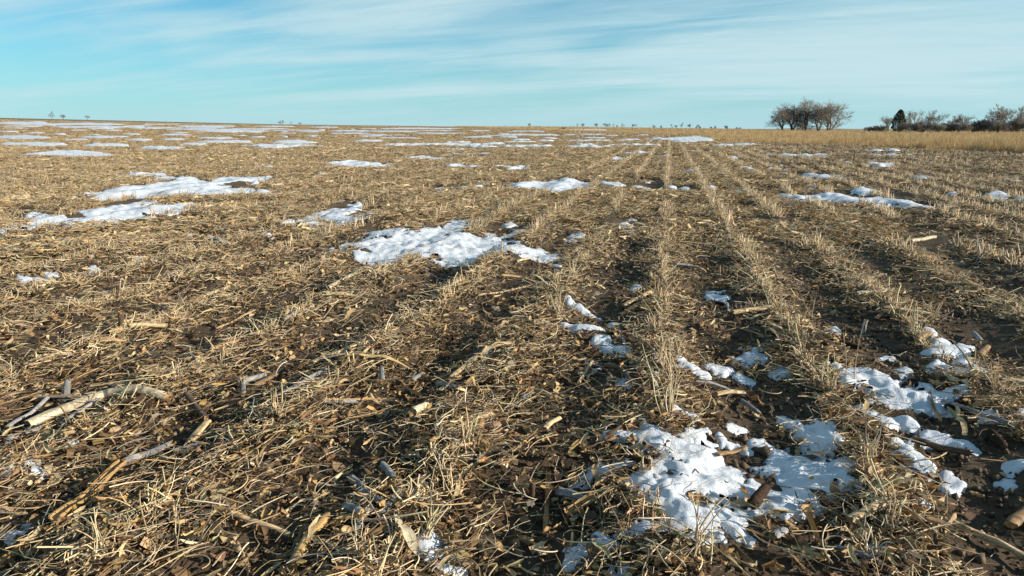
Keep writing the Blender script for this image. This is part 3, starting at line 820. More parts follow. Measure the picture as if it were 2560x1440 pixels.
def place(mb, temps, pos, yaw, pitch, roll, scale, col, rs):
    n = len(pos)
    which = rs.integers(0, len(temps), n)
    cy, sy, cp, sp, cr, sr = np.cos(yaw), np.sin(yaw), np.cos(pitch), np.sin(pitch), np.cos(roll), np.sin(roll)
    R = np.empty((n, 3, 3))
    R[:, 0, 0] = cy * cp; R[:, 0, 1] = cy * sp * sr - sy * cr; R[:, 0, 2] = cy * sp * cr + sy * sr
    R[:, 1, 0] = sy * cp; R[:, 1, 1] = sy * sp * sr + cy * cr; R[:, 1, 2] = sy * sp * cr - cy * sr
    R[:, 2, 0] = -sp; R[:, 2, 1] = cp * sr; R[:, 2, 2] = cp * cr
    sc = scale if np.ndim(scale) == 2 else np.repeat(np.asarray(scale)[:, None], 3, 1)
    for k, (V, F) in enumerate(temps):
        i = np.nonzero(which == k)[0]
        if not len(i): continue
        W = np.einsum('nij,nvj->nvi', R[i], V[None] * sc[i][:, None, :]) + pos[i][:, None, :]
        FF = F[None] + (np.arange(len(i)) * len(V))[:, None, None]
        # a little lighter or darker from one end of a piece to the other
        g = 1 + 0.16 * np.sin(V[:, 0] * 5 + k)
        mb.add(W.reshape(-1, 3), FF.reshape(-1, F.shape[1]), (col[i][:, None, :] * g[None, :, None]).reshape(-1, 3))


def stems(mb, pos, yaw, pitch, length, rad, col, rs, rings=5, sides=3, bend=0.5):
    """thin curved stems lying about; drawn from 40 bent paths"""
    paths = []
    for k in range(40):
        P = curve_path(1.0, rings, bend * rs.uniform(0.3, 1.6), rs)
        P -= P.mean(0); paths.append(P)
    which = rs.integers(0, len(paths), len(pos))
    for k, P in enumerate(paths):
        i = np.nonzero(which == k)[0]
        if not len(i): continue
        V, F = tube(P, np.ones(len(P)), sides)
        C = np.repeat(P, sides, 0); O = V - C
        tp = np.repeat(np.linspace(1.1, 0.75, rings), sides)[:, None]
        cy, sy, cp, sp = np.cos(yaw[i]), np.sin(yaw[i]), np.cos(pitch[i]), np.sin(pitch[i])
        R = np.zeros((len(i), 3, 3))
        R[:, 0, 0] = cy * cp; R[:, 0, 1] = -sy; R[:, 0, 2] = cy * sp
        R[:, 1, 0] = sy * cp; R[:, 1, 1] = cy; R[:, 1, 2] = sy * sp
        R[:, 2, 0] = -sp; R[:, 2, 2] = cp
        L_ = C[None] * length[i][:, None, None] + (O * tp)[None] * rad[i][:, None, None]
        W = np.einsum('nij,nvj->nvi', R, L_) + pos[i][:, None, :]
        FF = F[None] + (np.arange(len(i)) * len(V))[:, None, None]
        mb.add(W.reshape(-1, 3), FF.reshape(-1, 4), np.repeat(col[i], len(V), 0))


def sector(n, r0, r1, half, rs):
    az = rs.uniform(-radians(half), radians(half), n)
    r = np.sqrt(rs.uniform(r0 * r0, r1 * r1, n))
    return r * np.sin(az), r * np.cos(az)


def litter_field(r0, r1, dens_leaf, dens_pod, dens_stem, dens_strip, rs, fine=True, half=52):
    area = radians(half) * (r1 * r1 - r0 * r0)
    LT = [t_leaf(rs, 5 if fine else 4, 3) for _ in range(36)]
    PT = [t_pod(rs, 6 if fine else 4, 4 if fine else 3) for _ in range(20)]
    ST = [t_strip(rs, 9 if fine else 6, rs.uniform(0.025, 0.05)) for _ in range(20)]
    leaf, stem = MB(), MB()

    def pts(d, keep_bare, rowy=.28):
        x, y = sector(int(area * d), r0, r1, half, rs)
        p = 1 - (1 - keep_bare) * bareness(x, y)
        rp = row_phase(x, y)
        p *= (1 - rowy) + rowy * np.cos(pi * rp)           # heavier along the rows
        m = (rs.uniform(0, 1, len(x)) < p)
        x, y = x[m], y[m]
        s = on_snow(x, y, 0.0 if fine else 0.012)
        m = ~s | (rs.uniform(0, 1, len(x)) < 0.035)
        x, y = x[m], y[m]
        z = soil(x, y) + s[m] * 0.006
        return x, y, z, 1 - bareness(x, y)
    # chaff
    CT = []
    for _ in range(16):
        V = np.array([[-.5, -.22, 0], [-.5, .22, .05], [0, -.3, .12], [0, .3, .16], [.5, -.15, 0], [.5, .2, .06]]) + rs.normal(0, .09, (6, 3))
        CT.append((V, np.array([[0, 2, 3, 1], [2, 4, 5, 3]])))
    x, y, z, cl = pts(dens_leaf * 1.5, 0.10); n = len(x)
    z = z + rs.uniform(0, 1, n) * 0.010 * cl + 0.002
    cols = pick_cols(n, ['tan', 'brown', 'dark', 'pale', 'gold', 'grey'], [.20, .34, .28, .05, .10, .03], rs, .25)
    place(leaf, CT, np.stack([x, y, z], -1), rs.uniform(0, 6.28, n), rs.normal(0, .4, n), rs.normal(0, .5, n), rs.gamma(4, .0030 if fine else .0042, n).clip(.004, .03) * rs.uniform(.7, 1.6, n), cols, rs)
    # leaflets and husk flakes
    x, y, z, cl = pts(dens_leaf, 0.05); n = len(x)
    size = rs.gamma(4, 0.0036 if fine else 0.0046, n).clip(0.006, 0.036)
    z = z + rs.uniform(0, 1, n) ** 1.4 * 0.022 * cl + size * 0.12
    cols = pick_cols(n, ['gold', 'brown', 'tan', 'dark', 'pale', 'rust', 'grey'], ([.13, .38, .15, .25, .015, .055, .02] if fine else [.12, .32, .28, .14, .08, .04, .02]), rs, 0.22)
    place(leaf, LT, np.stack([x, y, z], -1), rs.uniform(0, 2 * pi, n), rs.normal(0, .38, n), rs.normal(0, .5, n), size, cols, rs)
    x, y, z, cl = pts(dens_pod, 0.08); n = len(x)
    size = rs.normal(0.043, 0.008, n).clip(0.02, 0.07)
    z = z + rs.uniform(0, 1, n) * 0.024 * cl + 0.006
    cols = pick_cols(n, ['tan', 'gold', 'brown', 'pale'], [.34, .3, .30, .06], rs)
    place(leaf, PT, np.stack([x, y, z], -1), rs.uniform(0, 2 * pi, n), rs.normal(0, .3, n), rs.uniform(0, 2 * pi, n), size, cols, rs)
    x, y, z, cl = pts(dens_strip, 0.25); n = len(x)
    size = rs.uniform(0.06, 0.19, n)
    z = z + rs.uniform(0, 1, n) * 0.012 * cl + 0.006
    cols = pick_cols(n, ['pale', 'tan', 'brown', 'grey'], [.22, .38, .25, .15], rs)
    yw = np.where(rs.uniform(0, 1, n) < 0.45, pi / 2 - ROW_AZ + rs.normal(0, .35, n), rs.uniform(0, 2 * pi, n))
    place(leaf, ST, np.stack([x, y, z], -1), yw, rs.normal(0, .08, n), rs.normal(0, .5, n), size, cols, rs)
    # stems
    x, y, z, cl = pts(dens_stem, 0.14, .42); n = len(x)
    ln = rs.gamma(2.4, 0.029, n).clip(0.02, 0.24)
    rad = rs.gamma(5, .00017, n).clip(.0005, .0019) * (1.0 if fine else 1.25)
    z = z + rs.uniform(0, 1, n) * 0.026 * cl + rad + 0.004
    cols = pick_cols(n, ['pale', 'tan', 'grey', 'bleach', 'brown', 'dark'], ([.24, .30, .07, .08, .20, .11] if fine else [.34, .34, .05, .10, .13, .04]), rs)
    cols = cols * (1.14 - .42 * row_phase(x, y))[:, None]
    yw = np.where(rs.uniform(0, 1, n) < 0.35, pi / 2 - ROW_AZ + rs.normal(0, .4, n), rs.uniform(0, 2 * pi, n))
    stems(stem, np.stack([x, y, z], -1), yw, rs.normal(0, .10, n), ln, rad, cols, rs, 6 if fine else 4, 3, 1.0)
    return leaf, stem


rsA = np.random.default_rng(101)
leafA, stemA = litter_field(0.55, 2.5, 4000, 380, 4300, 22, rsA, True)
leafB, stemB = litter_field(2.5, 5.2, 1200, 150, 2600, 14, rsA, False)
leaf_all, stem_all = MB(), MB()
for src, dst in ((leafA, leaf_all), (leafB, leaf_all), (stemA, stem_all), (stemB, stem_all)):
    off = dst.n
    dst.V += src.V; dst.C += src.C
    dst.T += [f + off for f in src.T]; dst.Q += [f + off for f in src.Q]; dst.n += src.n
link('leaf_litter', leaf_all.mesh('leaf_litter', M_LITTER), label='brown dry leaves, pod halves and husk shreds covering the near ground', cat='leaf litter', kind='stuff')
link('straw_litter', stem_all.mesh('straw_litter', M_STRAW), label='thin pale dry stems strewn over the near ground', cat='straw', kind='stuff')


# crumbs and small clods of soil on the bare strips
def soil_crumbs():
    rs = np.random.default_rng(31)
    x, y = sector(60000, .6, 4.2, 50, rs)
    m = (rs.uniform(0, 1, len(x)) < .10 + .9 * bareness(x, y)) & (vnoise(x * 3.3, y * 3.3, 61) > -.28) & ~on_snow(x, y, 0)
    x, y = x[m][:13000], y[m][:13000]; n = len(x)
    s = rs.gamma(2.0, .0023, n).clip(.002, .020)
    T = []
    for k in range(14):
        V = np.array([[1, 0, 0], [0, 1, 0], [-1, 0, 0], [0, -1, 0], [0, 0, .85], [0, 0, -.8]]) * (1 + rs.normal(0, .22, (6, 1))) + rs.normal(0, .12, (6, 3))
        T.append((V, np.array([[0, 1, 4], [1, 2, 4], [2, 3, 4], [3, 0, 4], [1, 0, 5], [2, 1, 5], [3, 2, 5], [0, 3, 5]])))
    mb = MB()
    c = np.array([.092, .065, .041])[None] * rs.uniform(.6, 1.35, (n, 1))
    place(mb, T, np.stack([x, y, soil(x, y) + s * .3], -1), rs.uniform(0, 6.28, n), rs.normal(0, .5, n), rs.normal(0, .5, n), s, c, rs)
    link('soil_crumbs', mb.mesh('soil_crumbs', M_LITTER, True), label='loose brown soil crumbs on the bare strips between the rows', cat='soil', kind='stuff')


soil_crumbs()


# ----------------------------------------------------------------- scattering of the uncountable rest
def hidden_set(name, meshes):
    c = bpy.data.collections.new(name)
    for k, me in enumerate(meshes):
        c.objects.link(bpy.data.objects.new(f'{name}_{k:02d}', me))
    return c


def scatter(name, pts, rotz, scale, coll, nvar, label, cat, rs, tilt=0.0):
    n = len(pts)
    me = bpy.data.meshes.new(name)
    me.vertices.add(n); me.vertices.foreach_set('co', np.asarray(pts, np.float32).ravel())
    a = me.attributes.new('turn', 'FLOAT_VECTOR', 'POINT')
    rv = np.zeros((n, 3), np.float32); rv[:, 2] = rotz
    if tilt: rv[:, :2] = rs.normal(0, tilt, (n, 2))
    a.data.foreach_set('vector', rv.ravel())
    a = me.attributes.new('size', 'FLOAT', 'POINT'); a.data.foreach_set('value', np.asarray(scale, np.float32))
    a = me.attributes.new('pick', 'INT', 'POINT'); a.data.foreach_set('value', rs.integers(0, nvar, n).astype(np.int32))
    o = link(name, me, label=label, cat=cat, kind='stuff')
    g = bpy.data.node_groups.new(name, 'GeometryNodeTree')
    g.interface.new_socket('Geometry', in_out='INPUT', socket_type='NodeSocketGeometry')
    g.interface.new_socket('Geometry', in_out='OUTPUT', socket_type='NodeSocketGeometry')
    N = g.nodes.new; L = g.links.new
    gi, go = N('NodeGroupInput'), N('NodeGroupOutput')
    ci = N('GeometryNodeCollectionInfo'); ci.inputs[0].default_value = coll
    ci.inputs['Separate Children'].default_value = True; ci.inputs['Reset Children'].default_value = True
    ip = N('GeometryNodeInstanceOnPoints'); ip.inputs['Pick Instance'].default_value = True

    def attr(nm, t):
        x = N('GeometryNodeInputNamedAttribute'); x.data_type = t; x.inputs['Name'].default_value = nm
        return x.outputs[0]
    er = N('FunctionNodeEulerToRotation'); L(attr('turn', 'FLOAT_VECTOR'), er.inputs[0])
    L(gi.outputs[0], ip.inputs['Points']); L(ci.outputs[0], ip.inputs['Instance'])
    L(attr('pick', 'INT'), ip.inputs['Instance Index']); L(er.outputs[0], ip.inputs['Rotation']); L(attr('size', 'FLOAT'), ip.inputs['Scale'])
    L(ip.outputs[0], go.inputs[0])
    md = o.modifiers.new('scatter', 'NODES'); md.node_group = g
    return o


def clump_mesh(rs, k, n_leaf=110, n_stem=170, n_strip=10, rad=0.36, grey=False):
    return _clump(rs, k, n_leaf, n_stem, n_strip, rad, ['brown', 'grey', 'dark', 'tan'] if grey else None)


def _clump(rs, k, n_leaf=110, n_stem=170, n_strip=10, rad=0.36, pal=None):
    mb = MB()
    LT = [t_leaf(rs, 3, 3) for _ in range(14)]; ST = [t_strip(rs, 5, .06) for _ in range(5)]

    def disc(n):
        a = rs.uniform(0, 2 * pi, n); r = rad * rs.uniform(0, 1, n) ** 0.62
        return r * np.cos(a), r * np.sin(a)
    x, y = disc(n_leaf)
    place(mb, LT, np.stack([x, y, rs.uniform(0.0, .035, n_leaf)], -1), rs.uniform(0, 6.28, n_leaf), rs.normal(0, .4, n_leaf), rs.normal(0, .5, n_leaf),
          rs.uniform(.02, .06, n_leaf), pick_cols(n_leaf, pal or ['gold', 'brown', 'tan', 'dark'], [.33, .3, .27, .10], rs), rs)
    x, y = disc(n_strip)
    place(mb, ST, np.stack([x, y, rs.uniform(0.005, .03, n_strip)], -1), rs.uniform(0, 6.28, n_strip), rs.normal(0, .15, n_strip), rs.normal(0, .4, n_strip),
          rs.uniform(.08, .25, n_strip), pick_cols(n_strip, ['brown', 'tan', 'grey'] if pal else ['tan', 'pale', 'gold'], [.4, .4, .2], rs), rs)
    x, y = disc(n_stem)
    stems(mb, np.stack([x, y, rs.uniform(0.004, .04, n_stem)], -1), rs.uniform(0, 6.28, n_stem), rs.normal(0, .22, n_stem), rs.uniform(.04, .18, n_stem),
          rs.uniform(.0012, .0028, n_stem), pick_cols(n_stem, ['grey', 'tan', 'pale', 'brown', 'dark', 'bleach'] if pal else ['pale', 'tan', 'bleach', 'grey', 'brown', 'gold'], [.28, .32, .12, .08, .12, .08], rs), rs, 4, 3, .5)
    return mb.mesh(f'residue_clump_{k}', M_LITTER, True)


rsC = np.random.default_rng(202)
clumps = hidden_set('residue_clump', [clump_mesh(rsC, k) for k in range(10)])


def clump_points(dens, r0, r1, half, rs, lo=0.10):
    n = int(dens * radians(half) * (r1 * r1 - r0 * r0))
    x, y = sector(n, r0, r1, half, rs)
    m = rs.uniform(0, 1, n) > (1 - lo) * bareness(x, y)
    x, y = x[m], y[m]
    m = (zone_grass(x, y) < -0.3) & ~on_snow(x, y, 0.14 if r1 < 20 else 0.30)
    x, y = x[m], y[m]
    return x, y


xs, ys, ss = [], [], []
for dens, r0, r1, s0, s1 in ((15, 4.9, 9, .75, 1.0), (8.5, 9, 18, .9, 1.25), (3.4, 18, 45, 1.2, 1.6), (.9, 45, 120, 1.5, 2.0)):
    x, y = clump_points(dens, r0, r1, 50, rsC)
    xs.append(x); ys.append(y); ss.append(rsC.uniform(s0, s1, len(x)))
x, y, s = np.concatenate(xs), np.concatenate(ys), np.concatenate(ss)
lat = x * RC - y * RS
right_side = lat + 0.8 * vnoise(x * .5, y * .5, 19) > 1.2 + .05 * np.hypot(x, y)
greys = hidden_set('residue_grey', [clump_mesh(rsC, 20 + k, 80, 150, grey=True) for k in range(8)])
for m, st, nv, nm in ((~right_side, clumps, 10, 'matted tan crop residue spread over the field beyond the foreground'),
                      (right_side & (rsC.uniform(0, 1, len(x)) < .8), greys, 8, 'thinner grey brown crop residue on the right part of the field')):
    scatter('crop_residue', np.stack([x[m], y[m], soil(x[m], y[m]) + 0.002], -1), rsC.uniform(0, 6.28, m.sum()), s[m], st, nv, nm, 'crop residue', rsC)


# ----------------------------------------------------------------- standing stubble
def tuft_mesh(rs, k, n=9, sides=4, rings=5, tall=1.0, wide=1.0, rmul=1.0):
    """cut stems rising from one root line; Y runs along the row"""
    mb = MB()
    root = np.array([0, 0, -0.02])
    VV, QQ, TT, CC = [root[None]], [], [], [np.array([PAL['brown']])]
    off = 1
    for i in range(n):
        h = rs.uniform(0.02, 0.062) * tall if rs.uniform() < .9 else rs.uniform(0.06, 0.10) * tall
        bx, by = rs.normal(0, 0.010 * wide), rs.normal(0, 0.026 * wide)
        lean = rs.normal(0, 0.55); la = rs.uniform(0, 2 * pi)
        t = np.linspace(0, 1, rings)
        bow = rs.normal(0, 0.35)
        P = np.stack([bx + h * (lean * t + bow * t * t) * cos(la) + rs.normal(0, .0012, rings),
                      by + h * (lean * t + bow * t * t) * sin(la) + rs.normal(0, .0012, rings), -0.012 + (h + 0.012) * t], -1)
        if rs.uniform() < .40:      # broken over
            b = rings // 2
            d = rs.normal(0, 1, 3); d[2] = -abs(d[2]) * .3; d /= np.linalg.norm(d)
            for q in range(b + 1, rings): P[q] = P[b] + d * h * 0.22 * (q - b)
        r0 = rs.uniform(0.0012, 0.0026) * rmul
        V, F = tube(P, np.linspace(r0 * 1.15, r0 * .8, rings), sides)
        c = pick_cols(1, ['pale', 'tan', 'bleach', 'grey', 'brown'], [.34, .34, .10, .05, .17], rs)[0]
        VV.append(V); QQ.append(F + off); CC.append(np.tile(c, (len(V), 1)))
        TT.append(np.array([[0, off + (j + 1) % sides, off + j] for j in range(sides)]))
        off += len(V)
        if rs.uniform() < .5:       # side branch or tattered petiole
            a = P[rs.integers(1, rings - 1)]
            q = curve_path(rs.uniform(.02, .07) * tall, 4, .8, rs)
            ya = rs.uniform(0, 6.28); pi_ = rs.uniform(-.2, 1.1)
            q = np.stack([(q[:, 0] * cos(pi_)) * cos(ya) - q[:, 1] * sin(ya), (q[:, 0] * cos(pi_)) * sin(ya) + q[:, 1] * cos(ya), q[:, 0] * sin(pi_) + q[:, 2]], -1) + a
            V, F = tube(q, np.linspace(r0 * .6, r0 * .35, 4), 3)
            VV.append(V); QQ.append(F + off); CC.append(np.tile(c * 1.05, (len(V), 1)))
            TT.append(np.array([[0, off + (j + 1) % 3, off + j] for j in range(3)]) if False else np.zeros((0, 3), int))
            off += len(V)
    T = np.concatenate([t for t in TT if len(t)])
    me = mesh_from(f'stubble_tuft_{k}', np.concatenate(VV), [T, np.concatenate(QQ)], M_STRAW, np.concatenate(CC))
    return me


rsT = np.random.default_rng(303)
TUFTS = [tuft_mesh(rsT, k, rsT.integers(10, 19)) for k in range(22)]


def row_points(r0, r1, step, half, rs):
    out = []
    for k in range(-int(r1 / ROW_D) - 1, int(r1 / ROW_D) + 2):
        s = np.arange(-2, r1, step) + rs.uniform(0, step)
        s = s + rs.normal(0, step * .35, len(s))
        l = k * ROW_D - 0.035 * vnoise(s * 0.35, s * 0.0 + 3.3, 5) + rs.normal(0, .016, len(s))
        x = l * RC + s * RS; y = -l * RS + s * RC
        r = np.hypot(x, y)
        m = (r >= r0) & (r < r1) & (np.abs(np.arctan2(x, y)) < radians(half))
        out.append(np.stack([x[m], y[m], np.full(m.sum(), k)], -1))
    return np.concatenate(out)


P = row_points(1.0, 4.4, 0.072, 40, rsT)
P = P[~on_snow(P[:, 0], P[:, 1], -0.004)]
gap = vnoise(P[:, 0] * 2.3, P[:, 1] * 2.3, 404)
P = P[(gap > -0.22) & ~((P[:, 2] == 0) & (np.hypot(P[:, 0], P[:, 1]) < 1.5) & (rsT.uniform(0, 1, len(P)) < .8))]
P = P[np.argsort(np.hypot(P[:, 0], P[:, 1]))]
near, rest = P[:295], P[295:]
seen_row = {}
for x, y, k in near:
    z = float(soil(np.array([x]), np.array([y]))[0]); k = int(k)
    nm = 'centre row' if k == 0 else f'{ordinal(abs(k))} row {"left" if k < 0 else "right"} of centre'
    c = seen_row[k] = seen_row.get(k, 0) + 1
    cnt = ordinal(c)
    o = link('stubble_tuft', TUFTS[rsT.integers(0, len(TUFTS))], loc=(x, y, z), rot=(0, 0, -ROW_AZ + rsT.normal(0, .25) + (pi if rsT.uniform() < .5 else 0)),
             label=f'pale stubble tuft, {cnt} from camera in the {nm}', cat='stubble', group='stubble tufts standing in rows')
    hs = rsT.uniform(.75, 1.15) * (1.0 if k >= 0 else .95 if k == -1 else .75)
    o.scale = (1, 1, hs)
far_t = hidden_set('stubble_far', [tuft_mesh(rsT, 50 + k, rsT.integers(11, 17), 3, 4, 1.0, 1.3, 1.2) for k in range(12)])
Q1 = row_points(4.4, 16, 0.06, 50, rsT); Q2 = row_points(16, 40, 0.17, 45, rsT); Q3 = row_points(40, 75, 0.8, 45, rsT)
Q = np.concatenate([np.concatenate([rest, Q1]), Q2, Q3])
sc = np.concatenate([rsT.uniform(.85, 1.2, len(rest) + len(Q1)), rsT.uniform(1.1, 1.5, len(Q2)), rsT.uniform(1.3, 1.8, len(Q3))])
m = ~on_snow(Q[:, 0], Q[:, 1], -0.01) & (zone_grass(Q[:, 0], Q[:, 1]) < -0.3) & (vnoise(Q[:, 0] * 1.3, Q[:, 1] * 1.3, 411) > -0.25)
lq = Q[:, 0] * RC - Q[:, 1] * RS
m &= (lq > -1.6) | (rsT.uniform(0, 1, len(Q)) < .6)
sc = sc * np.where((lq > -2.2) & (lq < 4), 1.12, .95)
Q, sc = Q[m], sc[m]
scatter('stubble_rows', np.stack([Q[:, 0], Q[:, 1], soil(Q[:, 0], Q[:, 1])], -1), -ROW_AZ + rsT.normal(0, .2, len(Q)), sc, far_t, 12,
        'rows of cut stubble running away over the field', 'stubble', rsT)


# ----------------------------------------------------------------- corn stalks, cobs, roots, husk leaves
def zs(x, y): return float(soil(np.array([x]), np.array([y]))[0])


STALK_TONES = {'tan': (.46, .33, .185), 'pale': (.56, .45, .30), 'grey': (.25, .235, .22), 'brown': (.22, .135, .065), 'dark': (.10, .068, .042),
               'gold': (.40, .25, .10), 'blue': (.205, .195, .185)}


def stalk_meshes(pts, rad, tone, rs, split=False):
    """pts: path in local coordinates (k,3). Returns stem, pith, sheath meshes"""
    pts = np.asarray(pts, float)
    seg = np.linalg.norm(np.diff(pts, axis=0), axis=1); L = seg.sum()
    n = max(8, int(L / 0.010))
    d = np.concatenate([[0], np.cumsum(seg)]); t = np.linspace(0, L, n)
    Pp = np.stack([np.interp(t, d, pts[:, i]) for i in range(3)], -1)
    Pp[:, 2] += 0.0015 * np.sin(t * 40)
    node = rs.uniform(0.10, 0.15); ph = rs.uniform(0, node)
    dn = np.abs((t - ph + node / 2) % node - node / 2)
    R = rad * (1 + 0.20 * np.exp(-(dn / 0.007) ** 2) - 0.05 * np.exp(-(dn / 0.025) ** 2)) * (1 + rs.normal(0, .012, n))
    R *= np.linspace(1.04, .94, n)
    base = np.array(STALK_TONES[tone])
    mb = MB()
    sides = 12
    if not split:
        V, F = tube(Pp, R, sides, flat=rs.uniform(.72, .95))
        V = V + (rs.normal(0, rad * .03, V.shape))
        c = base[None] * (1 - 0.55 * np.exp(-(dn / 0.005) ** 2) + .18 * np.exp(-((dn - .012) / 0.006) ** 2))[:, None]
        c = np.repeat(c, sides, 0) * (1 + rs.normal(0, .16, (n * sides, 1))) * (1 + .7 * fbm(np.repeat(t, sides) * 22, np.tile(np.arange(sides), n) * .5, int(rs.integers(1, 999)), 3))[:, None]
        j = np.tile(np.arange(sides), n)
        c *= (1 + 0.16 * np.sin(j * 2.1 + 1))[:, None]
        # ragged cut ends
        e = rs.normal(0, rad * .35, sides)
        T = Pp[1] - Pp[0]; T /= np.linalg.norm(T); V[:sides] += e[:, None] * T
        T = Pp[-1] - Pp[-2]; T /= np.linalg.norm(T); V[-sides:] += e[::-1][:, None] * T
        mb.add(V, F, c)
        pms = []
        for ring, q, off in ((V[:sides], Pp[0], 0.25), (V[-sides:], Pp[-1], -0.25)):
            pm = MB(); pms.append(pm)
            cc = ring.mean(0) + (Pp[-1] - Pp[0]) / L * rad * off
            W = np.concatenate([ring + (cc - ring) * .12, [cc]])
            pm.add(W, np.array([[i, (i + 1) % sides, sides] for i in range(sides)]), np.array([.44, .28, .12]) * rs.uniform(.7, 1.2))
        return mb.mesh('stalk', M_STALK), [q.mesh('pith', M_LITTER) for q in pms], None
    # split stalk: open trough with a pithy golden inside
    th = np.linspace(-0.62 * pi, 0.62 * pi, 9) + pi
    T = np.gradient(Pp, axis=0); T /= np.linalg.norm(T, axis=1)[:, None]
    A = np.cross(T, [0, 0, 1.0]); A /= np.linalg.norm(A, axis=1)[:, None]; B = np.cross(A, T)
    k = len(th)

    def shell(f): return (Pp[:, None] + (R * f)[:, None, None] * (np.sin(th)[None, :, None] * A[:, None] + np.cos(th)[None, :, None] * B[:, None])).reshape(-1, 3)
    V = shell(1.0) + rs.normal(0, rad * .03, (n * k, 3))
    i = np.arange(n - 1)[:, None] * k; j = np.arange(k - 1)[None, :]
    Fq = np.stack([i + j, i + j + 1, i + k + j + 1, i + k + j], -1).reshape(-1, 4)
    mb.add(V, Fq, np.repeat(base[None] * (1 - .4 * np.exp(-(dn / .005) ** 2))[:, None], k, 0))
    pm = MB()
    W = shell(0.78); W[:, 2] += rad * .25 * fbm(np.repeat(t, k) * 120, np.tile(th, n) * 2, 5, 3)
    pm.add(W, Fq[:, ::-1], np.array([.42, .27, .12]) * (1 + .6 * fbm(np.repeat(t, k) * 60, np.tile(th, n) * 3, 9, 3))[:, None])
    return mb.mesh('stalk', M_STALK), [pm.mesh('pith', M_LITTER)], None


def corn_stalk(pix, wpx, tone, label, group=None, split=False, lift=0.0, upright=0.0, sheath=False, seed=0):
    """pix: stations along the stalk in photograph pixels, wpx: its apparent width there"""
    rs = np.random.default_rng(5000 + seed)
    g = [G(*p) for p in pix]
    mid = g[len(g) // 2]
    depth = math.hypot(math.hypot(*mid), CAM_H) * 0.97
    rad = float(np.clip(0.5 * wpx / FPX * depth, .0055, .016))
    P = np.array([[x, y, zs(x, y) + rad * 0.95 + lift + 0.006] for x, y in g])
    if upright:
        P = np.array([[g[0][0], g[0][1], zs(*g[0]) - 0.02], [g[0][0] + rs.normal(0, .012), g[0][1] + rs.normal(0, .012), zs(*g[0]) + upright]])
    # let it lie over bumps
    elif len(P) == 2:
        P[:, 2] = np.maximum(P[:, 2], P[:, 2].mean() - 0.012)
    org = P[0].copy(); org[2] = min(p[2] for p in P) - rad
    st, pith, _ = stalk_meshes(P - org, rad, tone, rs, split)
    e = link('corn_stalk', None, loc=org, label=label, cat='corn stalk', group=group)
    link('stalk', st, parent=e)
    for q_ in pith: link('pith', q_, parent=e)
    if sheath:
        V, F = t_strip(rs, 9, .045)
        a = P[-1] - P[0]; ln = np.linalg.norm(a) * .7
        mb = MB(); yaw = math.atan2(a[1], a[0]) + .12
        place(mb, [(V, F)], np.array([(P - org).mean(0) + [0, 0, rad * .9]]), np.array([yaw]), np.array([0.]), np.array([.2]), np.array([ln]), np.array([[.48, .36, .2]]), rs)
        link('leaf_sheath', mb.mesh('leaf_sheath', M_LITTER), parent=e)
    return e


